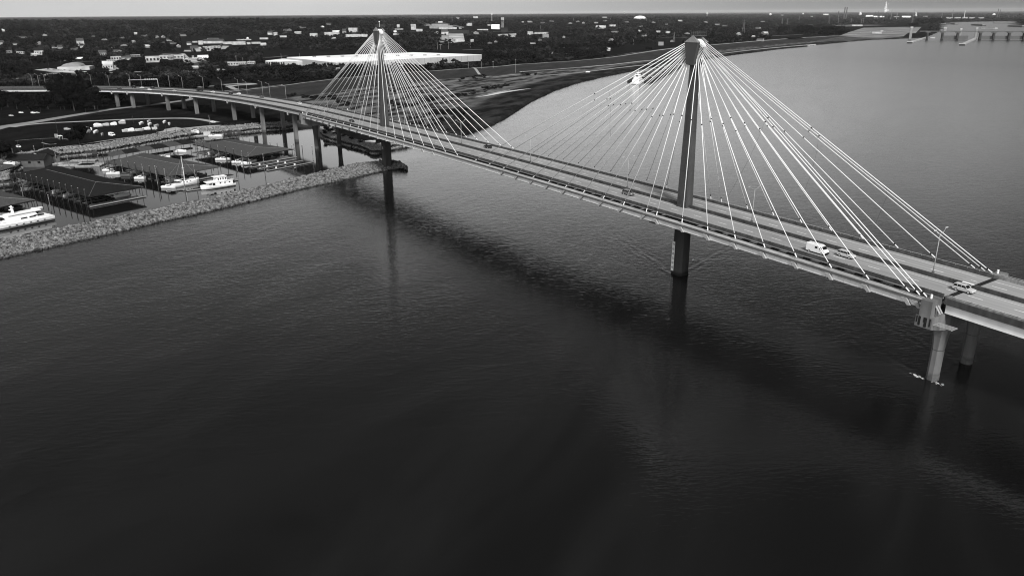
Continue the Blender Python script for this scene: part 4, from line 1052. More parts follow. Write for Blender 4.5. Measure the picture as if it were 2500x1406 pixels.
for px, pb, pt_, wh, lab in [(38, 402, 364, 1, 'tall streaked pile leftmost beside the marina office'), (58, 396, 369, 1, 'pale slender pile in front of the marina office'), (88, 386, 357, 1, 'streaked pile behind the marina office roof'),
    (140, 402, 367, 1, 'streaked pile left of the open basin water'), (148, 392, 366, 1, 'second streaked pile left of the open basin water'), (176, 380, 361, 1, 'thin pile before the rubble slope'),
    (170, 412, 383, 1, 'streaked pile beside the floating deck near the office'), (214, 397, 377, 1, 'short pile on the floating deck'), (242, 398, 379, 1, 'streaked pile left of the long boat shed'),
    (256, 404, 371, 0, 'dark pile at the left corner of the long boat shed'), (58, 486, 459, 1, 'streaked pile behind the grey roof at the left edge'), (125, 515, 477, 1, 'streaked pile at the stern of the white motor yacht'),
    (385, 449, 407, 1, 'pale tall pile left of the sailing boat'), (452, 465, 422, 1, 'streaked pile at the bow of the sailing boat'), (479, 446, 404, 1, 'pale pile behind the sailing boat hull'),
    (583, 446, 400, 1, 'streaked pile at the stern of the white houseboat'), (609, 404, 374, 1, 'streaked pile at the front corner of the right dock roof'), (646, 415, 378, 1, 'streaked pile on the open finger docks, left'),
    (741, 396, 356, 0, 'dark pile between the open finger docks'), (765, 395, 358, 1, 'streaked pile at the right end of the open finger docks'), (721, 390, 352, 1, 'streaked pile right of the right dock roof'),
    (363, 374, 361, 1, 'pale pile in front of the long boat shed, centre'), (306, 361, 349, 0, 'pale topped pile behind the boat shed, left'), (440, 344, 333, 1, 'pale pile behind the boat shed, right'), (505, 327, 311, 1, 'streaked pile by the fuel dock'),
    (546, 335, 313, 1, 'pile at the foot of the rubble slope right of the fuel dock')]:
    b = at(px, pb, 0); D_ = proj(b)[2]; add_pile(b[0], b[1], (pb-pt_)*D_/CF*1.04, wh, lab, None)

# open finger docks
for k, (a, b) in enumerate([((652, 417), (764, 396)), ((630, 413), (740, 392)), ((612, 409), (722, 389)), ((610, 420), (560, 432))][:3]):
    A = at(*a, .3); B = at(*b, .3); c = (A+B)/2; d = B-A
    t = thing('finger_dock', ['long open finger dock nearest the jetty, right of the roofs', 'middle one of three open finger docks', 'open finger dock beside the right dock roof'][k], 'dock', (c[0], c[1], 0), math.atan2(d[1], d[0]), 'open finger docks')
    ln = np.linalg.norm(d[:2]); MB().box((0, 0, .1), (ln, 1.5, .4)).build('deck', M_dock, t); MB().box((0, -.82, .32), (ln, .16, .22)).build('rub_rail', M_dockl, t)
    for q in (-.3, .1): MB().box((ln*q, .4, .5), (.8, .6, .9)).build('dock_box', M_white, t)
for (a, b, wd, lab) in [((0, 433), (30, 426), 2, 'narrow floating walkway at the left edge behind the rubble corner'), ((100, 385), (232, 374), 1.2, 'long thin floating boom along the rubble slope'),
                        ((455, 466), (500, 460), 1.6, 'small floating dock between the sailing boat and the houseboat'), ((560, 442), (582, 439), 1.6, 'dark floating dock at the stern of the houseboat')]:
    A = at(*a, .3); B = at(*b, .3); c = (A+B)/2; d = B-A; t = thing('floating_dock', lab, 'dock', (c[0], c[1], 0), math.atan2(d[1], d[0])); ln = np.linalg.norm(d[:2])
    MB().box((0, 0, .1), (ln, wd, .4)).build('deck', M_dock, t); MB().box((0, -wd/2-.06, .3), (ln, .12, .25)).build('rub_rail', M_dockl, t)
# floating decks with small cabins near the office
def gable(name, c, d, hw_, hr, rz, mw, mr, label, cat, wins=0, over=.4, group=None):
    """gabled building; c base centre, d (length,width), ridge along local x"""
    t = thing(name, label, cat, c, rz, group); lx, ly = d[0]/2, d[1]/2
    b = MB().add([(-lx, -ly, -1), (lx, -ly, -1), (lx, ly, -1), (-lx, ly, -1), (-lx, -ly, hw_), (lx, -ly, hw_), (lx, ly, hw_), (-lx, ly, hw_), (-lx, 0, hr-.05), (lx, 0, hr-.05)],
                 [(0, 1, 5, 4), (2, 3, 7, 6), (1, 2, 6, 9, 5), (3, 0, 4, 8, 7)]); wl_ = b.build('wall', mw, t)
    ox, oy = lx+over, ly+over; zo = hw_-(hr-hw_)*over/ly
    r = MB().add([(-ox, -oy, zo), (ox, -oy, zo), (ox, 0, hr), (-ox, 0, hr), (ox, oy, zo), (-ox, oy, zo), (-ox, -oy, zo-.25), (ox, -oy, zo-.25), (ox, 0, hr-.25), (-ox, 0, hr-.25), (ox, oy, zo-.25), (-ox, oy, zo-.25)],
                 [(0, 1, 2, 3), (3, 2, 4, 5), (7, 6, 9, 8), (8, 9, 11, 10), (0, 6, 7, 1), (5, 4, 10, 11), (1, 7, 8, 2), (2, 8, 10, 4), (0, 3, 9, 6), (3, 5, 11, 9)]); r.build('roof', mr, t)
    for k in range(wins):
        x = -lx+(k+.5)*2*lx/wins
        for s in (-1, 1): MB().box((x, s*(ly+.01), hw_*.35), (min(1.6, lx*.9/wins), .08, hw_*.35)).build('window', M_glass, t)
    return t
def flat(name, c, d, h, rz, mw, mr, label, cat, wins=0, units=0, group=None):
    t = thing(name, label, cat, c, rz, group); lx, ly = d
    MB().box((0, 0, -2), (lx, ly, h+2)).build('wall', mw, t); MB().box((0, 0, h+.003), (lx+.5, ly+.5, .35)).build('roof', mr, t)
    for k in range(wins):
        x = -lx/2+(k+.5)*lx/wins
        for s in (-1, 1): MB().box((x, s*(ly/2+.01), h*.3), (lx/wins*.55, .1, h*.4)).build('window', M_glass, t)
    for k in range(units): MB().box((-lx/2+(k+.5)*lx/units, ly*.1*(-1)**k, h+.36), (2.2, 2.2, 1.2)).build('rooftop_unit', M_wallg, t)
    return t
c = at(75, 402, .5); gable('marina_office', (c[0], c[1], .8), (22, 11), 3.6, 6.3, math.radians(58), mat('office_wall', .09, .9), M_roofd, 'dark roofed marina office on the water, left of the floating decks', 'building', 4)
c = at(107, 397, .5); gable('marina_hall', (c[0], c[1], .8), (14, 12), 3.8, 7.0, math.radians(-32), M_wallw, M_roofd, 'pale gabled hall facing the camera beside the dark marina office', 'building', 2)
for (px, py, l, wd, lab) in [(190, 401, 20, 9, 'broad pale floating deck in the middle of the basin'), (222, 402, 14, 10, 'pale ramped deck left of the grey dock roof'), (165, 398, 15, 6, 'pale deck beside the marina hall'), (205, 391, 15, 4, 'narrow pale deck with railing behind the broad deck')]:
    c = at(px, py, .5); t = thing('floating_deck', lab, 'dock', (c[0], c[1], 0), math.radians(60))
    MB().box((0, 0, .1), (l, wd, .5)).build('deck', M_conc, t); r = MB()
    for e in (-1, 1):
        r.path([(-l/2, e*wd/2, 1.5), (l/2, e*wd/2, 1.5)], .05, 4)
        for k in range(6): r.tube((-l/2+k*l/5, e*wd/2, .6), (-l/2+k*l/5, e*wd/2, 1.5), .05, n=4)
    r.build('railing', M_wood, t)
c = at(500, 331, .5); fd = thing('fuel_dock', 'long pale fuel dock below the rubble slope with a gangway', 'dock', (c[0], c[1], 0), math.radians(62))
MB().box((0, 0, .1), (26, 4, .6)).build('deck', M_conc, fd); MB().box((2, 0, .7), (5, 2.2, 2.4)).build('hut', M_wallw, fd)
c = at(452, 327, 2.5); gw = thing('gangway', 'dark gangway from the parking lot down to the fuel dock', 'gangway', (0, 0, 0)); a_, b_ = at(444, 318, 4.6), at(466, 336, .8)
MB().tube(tuple(a_), tuple(b_), .5, n=4).build('walkway', M_wood, gw); MB().tube(tuple(a_+np.array([0, 0, 1.2])), tuple(b_+np.array([0, 0, 1.2])), .06, n=4).build('handrail', M_wood, gw)

# boats
def hull_rings(L_, B, hh, bow=.55, sheer=.5, z0=-.3):
    R_ = []
    for u in np.linspace(0, 1, 9):
        x = -L_/2+L_*u; wv_ = B/2*(1 if u < bow else math.sqrt(max(0, 1-((u-bow)/(1-bow))**2)))*(.88+.12*min(1, u*4)); wv_ = max(wv_, .04)
        zt = hh+sheer*max(0, u-.35)**1.5*1.6
        R_.append([(x, -wv_, zt), (x, -wv_*.93, zt*.45), (x+(.0 if u < .9 else -L_*.03), -wv_*.6, z0), (x+(.0 if u < .9 else -L_*.03), wv_*.6, z0), (x, wv_*.93, zt*.45), (x, wv_, zt)])
    return R_
def motorboat(L_=7, B=2.5, cabin=1, cover=None, name='motor_boat', label='', paint=None, group=None, loc=(0, 0, 0), rz=0.0, trailer=False):
    t = thing(name, label, 'boat', loc, rz, group); paint = paint or M_white; z = .75 if trailer else 0
    hb = MB().loft([[(x, y, zz+z) for x, y, zz in r] for r in hull_rings(L_, B, 1.15)]).build('hull', paint, t)
    if cover is not None:
        rg = []
        for u, k in ((0, .3), (.12, .9), (.35, 1.0), (.6, .8), (.85, .35), (1, .08)):
            x = -L_/2+L_*u*.97; wd = B/2*(1 if u < .6 else max(.1, 1-(u-.6)/.42)); rg.append([(x, -wd, 1.2+z), (x, -wd*.6, 1.2+z+cover*k*.75), (x, 0, 1.2+z+cover*k), (x, wd*.6, 1.2+z+cover*k*.75), (x, wd, 1.2+z)])
        MB().loft(rg).build('tarpaulin', M_canvas if paint is M_carg else (M_tarp if paint is M_white else M_wallw), t, True)
    else:
        MB().box((-L_*.02, 0, 1.1+z), (L_*.36, B*.72, .75), 0, (.75, .85)).build('cabin', paint, t)
        MB().box((L_*.03, 0, 1.25+z), (L_*.28, B*.74, .38), 0, (.86, .95)).build('window', M_glass, t)
        if cabin > 1:
            MB().box((-L_*.12, 0, 2.5+z), (L_*.3, B*.75, .08)).build('canopy', M_canvas, t)
            for a in (-1, 1): MB().tube((-L_*.12, a*B*.33, 1.2+z), (-L_*.12, a*B*.33, 2.5+z), .04, n=4).build('support', M_lamp, t)
    MB().box((-L_/2-.25, 0, .4+z), (.45, .5, .9)).build('outboard', M_card, t)
    if trailer:
        tr_ = MB().box((0, 0, .35), (L_*.95, .15, .12)); tr_.box((-L_*.15, 0, .3), (.12, B*.8, .12)); f = tr_.build('trailer_frame', M_steeld, t)
        for s in (-1, 1): wheel(t, -L_*.15, s*B*.42, .32, .2)
    return t
# moored yacht, left edge
def big_boat(name, label, L_, B, loc, rz, decks, extra=None, hullh=2.1):
    t = thing(name, label, 'boat', loc, rz)
    h = MB().loft(hull_rings(L_, B, hullh, .5, 1.2)).build('hull', M_white, t)
    MB().loft([[(x, y*1.012, zz) for x, y, zz in r][1:5] for r in [[(p[0], p[1], max(p[2]*.2, -.05)) for p in r] for r in hull_rings(L_, B, hullh, .5, 1.2)]]).build('boot_stripe', M_dark, h)
    return t
s_y = at(128, 535, 0); b_y = at(0, 561, 0); d = b_y-s_y; rz = math.atan2(d[1], d[0]); Ly = 33; c = s_y+d/np.linalg.norm(d)*Ly/2
y = big_boat('motor_yacht', 'large white three deck motor yacht at the left edge beside the jetty', Ly, 6.6, (c[0], c[1], 0), rz, None)
MB().box((0.5, 0, 2.0), (Ly*.60, 5.2, 1.9), 0, (.90, .88)).build('lower_cabin', M_white, y)
MB().box((-5, 0, 2.0), (Ly*.58, 5.9, 1.2), 0, (.97, .96)).build('aft_deck', M_white, y)
MB().box((-3.2, 0, 3.9), (Ly*.42, 4.6, 1.5), 0, (.86, .84)).build('pilot_house', M_white, y)
MB().box((-5.2, 0, 5.4), (Ly*.40, 4.9, .22)).build('flybridge_deck', M_white, y)
MB().box((3.6, 0, 4.25), (1.9, 4.66, .8), 0, (.6, .85)).build('windscreen', M_glass, y)
for k in range(3):
    for s in (-1, 1):
        MB().box((-11.2+k*3.4, s*2.66, 3.0), (2.5, .12, .75)).build('saloon_window', M_glass, y)
        MB().box((5.8+k*2.1, s*2.36, 2.75), (1.5, .14, .6)).build('cabin_window', M_glass, y)
for k in range(6):
    for s in (-1, 1): MB().box((-12+k*2.8, s*3.24, 1.2), (.7, .10, .3)).build('porthole', M_glass, y)
m_ = MB().box((-1.5, 0, 5.6), (1.0, 1.0, 3.4), 0, (.4, .6)).build('mast', M_white, y); MB().box((-1.5, 0, 8.3), (.6, 3.0, .25)).build('radar', M_white, m_); MB().box((-1.2, 0, 7.2), (1.6, .8, .3)).build('radar', M_white, m_)
tn = MB().loft([[(x-11, yy+.3, zz*.6+5.7) for x, yy, zz in r] for r in hull_rings(4.5, 1.7, 1.0)]).build('tender', M_white, y)
rl = MB().path([(3, 3.1, 3.4), (10, 2.6, 3.7), (15.5, .3, 4.1), (10, -2.6, 3.7), (3, -3.1, 3.4)], .05, 4); rl.build('bow_rail', M_lamp, y)
# houseboat / trawler
s_y = at(572, 452, 0); b_y = at(494, 464, 0); d = b_y-s_y; rz = math.atan2(d[1], d[0]); Lt = 17.6; c = s_y+d/np.linalg.norm(d)*Lt/2
hb = big_boat('trawler_yacht', 'white two storey trawler yacht with square windows, moored beside the rubble jetty', Lt, 5.0, (c[0], c[1], 0), rz, None, hullh=1.5)
MB().box((-1.2, 0, 1.5), (12.4, 4.4, 1.9)).build('main_cabin', M_white, hb); MB().box((-.9, 0, 3.402), (14.0, 4.8, .16)).build('upper_deck', M_white, hb)
MB().box((-1.7, 0, 3.57), (5.6, 3.8, 2.1), 0, (.94, .95)).build('wheelhouse', M_white, hb); MB().box((-1.3, 0, 5.69), (6.6, 4.2, .16)).build('wheelhouse_roof', M_white, hb)
for s in (-1, 1):
    for k in range(4): MB().box((-3.8+k*1.25, s*1.90, 4.2), (.55, .1, 1.0)).build('wheelhouse_window', M_glass, hb)
    for k in range(3): MB().box((-5.6+k*2.4, s*2.21, 2.3), (.8, .08, .6)).build('cabin_window', M_glass, hb)
    MB().box((2.6, s*2.21, 1.7), (1.3, .08, 1.3)).build('door', M_glass, hb); MB().box((4.3, s*2.21, 2.3), (1.6, .08, .75)).build('cabin_window', M_glass, hb)
MB().box((-7.5, 0, 1.3), (1.8, 4.0, 1.9)).build('aft_cockpit', M_glass, hb); MB().box((-6.6, 0, 5.5), (3.8, 4.0, .12)).build('aft_awning', M_canvas, hb)
for s in (-1, 1):
    for k in range(4): MB().tube((-8+k*1.1, s*1.9, 3.5), (-8+k*1.1, s*1.9, 5.5), .05, n=4).build('awning_post', M_lamp, hb)
# ketch
s_y = at(428, 457, 0); b_y = at(482, 447, 0); d = b_y-s_y; rz = math.atan2(d[1], d[0]); Ls = 14.5; c = (s_y+b_y)/2
kb = thing('sailing_boat', 'white sailing boat with bare mast and boom, left of the trawler yacht', 'sailing boat', (c[0], c[1], 0), rz)
MB().loft(hull_rings(Ls, 4.2, 1.6, .45, 1.0)).build('hull', M_white, kb); MB().box((0, 0, 1.5), (6, 2.6, .9), 0, (.9, .8)).build('cabin', M_white, kb)
for s in (-1, 1):
    for k in range(3): MB().box((-1.8+k*1.8, s*1.27, 1.8), (1.0, .1, .35)).build('window', M_glass, kb)
ms = MB().tube((-.6, 0, 1.5), (-.6, 0, 15.2), .16, .10, 8).build('mast', M_white, kb)
MB().tube((-.6, 0, 3.4), (-6.2, 0, 3.6), .12, n=6).build('boom', M_white, ms); MB().tube((-.6, -1.3, 9.2), (-.6, 1.3, 9.2), .06, n=4).build('spreader', M_white, ms)
MB().path([(-7, 0, 1.7), (-.6, 0, 15), (7, 0, 2.4)], .035, 4).build('stay', M_lamp, ms); MB().path([(-1.2, 2, 1.6), (-.6, 0, 15), (-1.2, -2, 1.6)], .03, 4).build('shroud', M_lamp, ms)
MB().box((-4.2, 0, 3.0), (3.0, 3.0, .1)).build('bimini', M_white, kb)
for px, py, ln, rzz, cv, pn, lab in [(412, 459, 7, 60, None, 0, 'small open white boat at the stern of the sailing boat'), (545, 391, 9, 60, None, 0, 'white flybridge boat moored between the grey dock roofs'), (580, 398, 6.5, 55, None, 0, 'low white boat moored below the right dock roof'),
    (602, 402, 6, 55, .6, 0, 'white covered boat beside the front corner of the right dock roof'), (400, 386, 8, 60, None, 0, 'white cabin boat behind the middle grey roof'), (440, 372, 8, 60, .8, 0, 'covered white boat near the long boat shed'),
    (277, 426, 7, 60, None, 0, 'white boat in the gap between the dark roof and the middle grey roof'), (343, 437, 6, 60, None, 0, 'small white boat under the near eave of the middle grey roof'), (265, 418, 6, 60, None, 0, 'second white boat in the gap left of the middle grey roof'),
    (310, 430, 6, 60, .6, 1, 'dark covered boat below the middle grey roof'), (10, 528, 5, 60, .6, 0, 'small covered boat behind the bow of the motor yacht'), (520, 334, 6, 60, None, 0, 'white boat tied to the right end of the fuel dock'), (478, 326, 8, 20, None, 0, 'white boat on the bank above the fuel dock'),
    (535, 334, 5, 60, .5, 0, 'tiny white boat right of the fuel dock'), (25, 405, 6, 60, None, 0, 'white boat by the small boathouse at the left edge'), (470, 440, 7, 60, None, 0, 'dark boat with a bimini behind the sailing boat'), (420, 438, 7, 60, .5, 0, 'white boat in the end slip of the middle roof'), (690, 387, 7, 60, None, 1, 'dark boat under the right end of the right dock roof')]:
    g = at(px, py, 0); zz = 0.0 if h1(g[0], g[1]) < .5 else h1(g[0], g[1]); 
    if zz > 0: g = at(px, py, zz)
    motorboat(ln, 2.5, 2, cv, 'motor_boat', lab, M_white if not pn else M_carg, None, (g[0], g[1], zz), math.radians(rzz), zz > 0)
# boats under roofs
n_ = 0
for di, dk in enumerate(docks[:4]):
    o, A, B, C_, D, m1, e, s, Ln, W, rz = dk
    for k in range(7 if di < 3 else 4):
        for sd in (-.26, .26):
            if (k*3+di+int(sd > 0)) % 4 == 0: continue
            p = o+m1+e*(Ln*(k+.9)/7.6)+s*W*sd; n_ += 1
            motorboat(7.2, 2.4, 1, .7 if n_ % 3 else None, 'motor_boat', 'boat berthed in a slip under the '+['large dark', 'middle grey', 'right grey', 'left edge grey'][di]+' dock roof', M_white if n_ % 2 else M_carg, 'boats under the '+['large dark', 'middle grey', 'right grey', 'left edge'][di]+' dock roof', (p[0], p[1], 0), rz+PI/2+(0 if sd > 0 else PI))
M_hull2 = mat('pale_grey_hull', .45, .5, .1, .8)
# boats ashore
for k, (px, py, ln, rzz, cv, lab) in enumerate([(241, 312, 9, 150, 1.7, 'big white shrink wrapped boat ashore, far left of the boat row'), (260, 310, 6.5, -60, .8, 'white cuddy boat with open hatch beside the big wrapped boat ashore'), (278, 309, 6.5, -40, 1.2, 'small wrapped boat ashore between two larger ones'),
    (299, 305, 7.5, -60, 2.2, 'tall white wrapped boat ashore standing alone'), (345, 306, 7.5, 20, .8, 'long pale covered boat ashore at the left of the right hand group'), (364, 302, 6, 20, .6, 'small white boat ashore behind the right hand group'), (366, 309, 7.5, 25, .8, 'long white covered boat ashore in the middle of the right hand group'),
    (382, 312.5, 7.5, 15, .5, 'low white boat ashore in front of the right hand group'), (402, 303, 7.5, 30, .7, 'pale boat ashore at the back right of the group'), (414, 308, 8, 48, .6, 'slender white boat ashore rightmost of the group'), (211, 318.5, 6, 20, .5, 'small white boat ashore beside the lone dark tree'),
    (214, 327, 7, 10, .6, 'grey white boat ashore in the front row next to the lone tree'), (234, 328, 8, 25, .8, 'long white wrapped boat ashore in the front row'), (308, 325, 7, -30, .9, 'grey covered boat ashore in the front row'), (320, 324.5, 7, -40, 1.3, 'bright white covered boat ashore in the front row centre'),
    (341, 322.5, 8, -25, .4, 'low grey boat ashore in the front row'), (358, 319.5, 7.5, -30, .8, 'white boat ashore in the front row right'), (378, 319.5, 5, -40, .5, 'tiny white boat ashore at the right end of the front row'), (224, 321, 5, 60, .4, 'tiny boat ashore behind the front row, left'), (250, 333, 4, 30, .3, 'small skiff on a trailer in the marina lot')]):
    g = ground(px, py); ln *= .72; motorboat(ln, ln*.34, 1, cv*.8, 'stored_boat', lab, (M_white, M_hull2, M_white, M_wallw)[k % 4], None, (g[0], g[1], g[2]+.1), math.radians(rzz-58), True)
for px, py, kind, pn, nm, lab, rzz in [(274, 334, 'van', M_carw, 'camper_van', 'white camper parked in the marina lot', 20), (521, 302, 'sedan', M_carw, 'sedan_car', 'white car parked on the bank road end below the viaduct', 30), (46, 362, 'sedan', M_carw, 'sedan_car', 'white car parked near the marina entrance', 15),
    (165, 319, 'suv', M_cars, 'sport_utility', 'pale car parked left of the lone dark tree', 40), (28, 285, 'sedan', M_cars, 'sedan_car', 'silver car at the left under the trees', 30), (52, 278, 'sedan', M_carw, 'sedan_car', 'white car in the back row under the left trees', 30), (82, 279, 'suv', M_carw, 'sport_utility', 'white SUV in the back row under the left trees', 30), (92, 279, 'sedan', M_cars, 'sedan_car', 'silver car rightmost of the back row under the left trees', 30)]:
    g = ground(px, py); put(vehicle(kind, pn, nm, lab, 'van' if kind == 'van' else 'car'), (g[0], g[1], g[2]+.15), math.radians(rzz))
g = ground(139, 340); ib = thing('notice_board', 'small framed notice board beside a white table on the marina lawn', 'notice board', tuple(g), math.radians(40))
MB().box((0, 0, .8), (3.0, .15, 2.6)).build('panel', M_wallg, ib)
for s in (-1, 1): MB().box((s*1.3, 0, 0), (.15, .15, .8)).build('leg', M_wood, ib)
g = ground(148, 341); ib = thing('white_shelter', 'white flat canopy beside the notice board on the marina lawn', 'shelter', tuple(g), math.radians(10))
MB().box((0, 0, 2.3), (4.5, 2.2, .15)).build('canopy', M_white, ib)
for sx in (-1, 1):
    for s in (-1, 1): MB().tube((sx*2, s*.9, 0), (sx*2, s*.9, 2.3), .07, n=5).build('leg', M_white, ib)
for nm_, pts_, w_ in (('backwater_pond', [(1158, 241), (1180, 238), (1205, 233), (1230, 228), (1262, 223), (1296, 219)], [1.5, 5, 7, 9, 6, 1]), ('backwater_pool', [(1190, 233), (1215, 228), (1245, 222)], [1, 2.5, 1])):
    ribbon(nm_, pts_, w_, mat('still_water', 0.01, 0.05, 0.0, 1.0, spec=0.5), z0=2, zoff=.45)
ribbon('marina_lawn_kerb', [(37, 345), (60, 343), (90, 341), (120, 339.5), (150, 340), (166, 343)], 0.7, M_path, zoff=.3)
ribbon('turning_loop_kerb', [(102, 350), (112, 353), (122, 354.5), (132, 354), (138, 352.5)], 0.9, M_path, zoff=.3)

# ================================================================== the big warehouse
WA = [np.array(at(x, y, 14.0)) for x, y in ((820, 153.6), (1176, 134.0), (1010, 128.6), (700, 140.5))]
wt = thing('warehouse', 'huge flat roofed warehouse with bright white roof behind the far tower', 'warehouse')
poly = [(p[0], p[1]) for p in WA]
MB().prism(poly, 2, 13.6).build('wall', M_wallg if False else mat('warehouse_wall', .36, .9, .08, .05, stretch=(1, 1, .1)), wt)
MB().prism(poly, 13.603, 14.2).build('roof', M_roofw, wt)
e0, e1 = WA[0], WA[1]; nrm = np.array([(e1-e0)[1], -(e1-e0)[0]]); nrm = nrm/np.linalg.norm(nrm)
if np.dot(nrm, CPOS[:2]-e0[:2]) < 0: nrm = -nrm
for k in range(22):
    p = e0+(e1-e0)*(k+.5)/22; MB().box((p[0]+nrm[0]*.12, p[1]+nrm[1]*.12, 4), (.5, .25, 9.5), math.atan2((e1-e0)[1], (e1-e0)[0])).build('downpipe', M_wallg, wt)
for k in range(10):
    p = WA[3]*(1-.1*k)*1+WA[1]*(.1*k); q = p*.7+WA[2]*.15+WA[0]*.15; MB().box((q[0], q[1], 14.21), (5, 4, 1.6), .4).build('rooftop_unit', M_wallg, wt)
WB = [np.array(at(x, y, 10.5)) for x, y in ((648, 148.6), (742, 147.5), (820, 154.5), (830, 149), (700, 141.5), (690, 145))]
w2 = thing('warehouse_annex', 'low pale office wing with dark windows at the left end of the white warehouse', 'building')
pa = [np.array(at(x, y, 10.5)) for x, y in ((648, 149), (742, 150), (790, 146.5), (690, 144))]
MB().prism([(p[0], p[1]) for p in pa], 2, 10.1).build('wall', M_wallw, w2); MB().prism([(p[0], p[1]) for p in pa], 10.103, 10.6).build('roof', M_roofw, w2)
for k in range(8):
    p = pa[0]+(pa[1]-pa[0])*(k+.6)/16; d_ = pa[1]-pa[0]; MB().box((p[0], p[1], 4.8), (2.6, .5, 3.6), math.atan2(d_[1], d_[0])).build('window', M_glass, w2)
BRECT = [(640, 1180, 128, 166)]
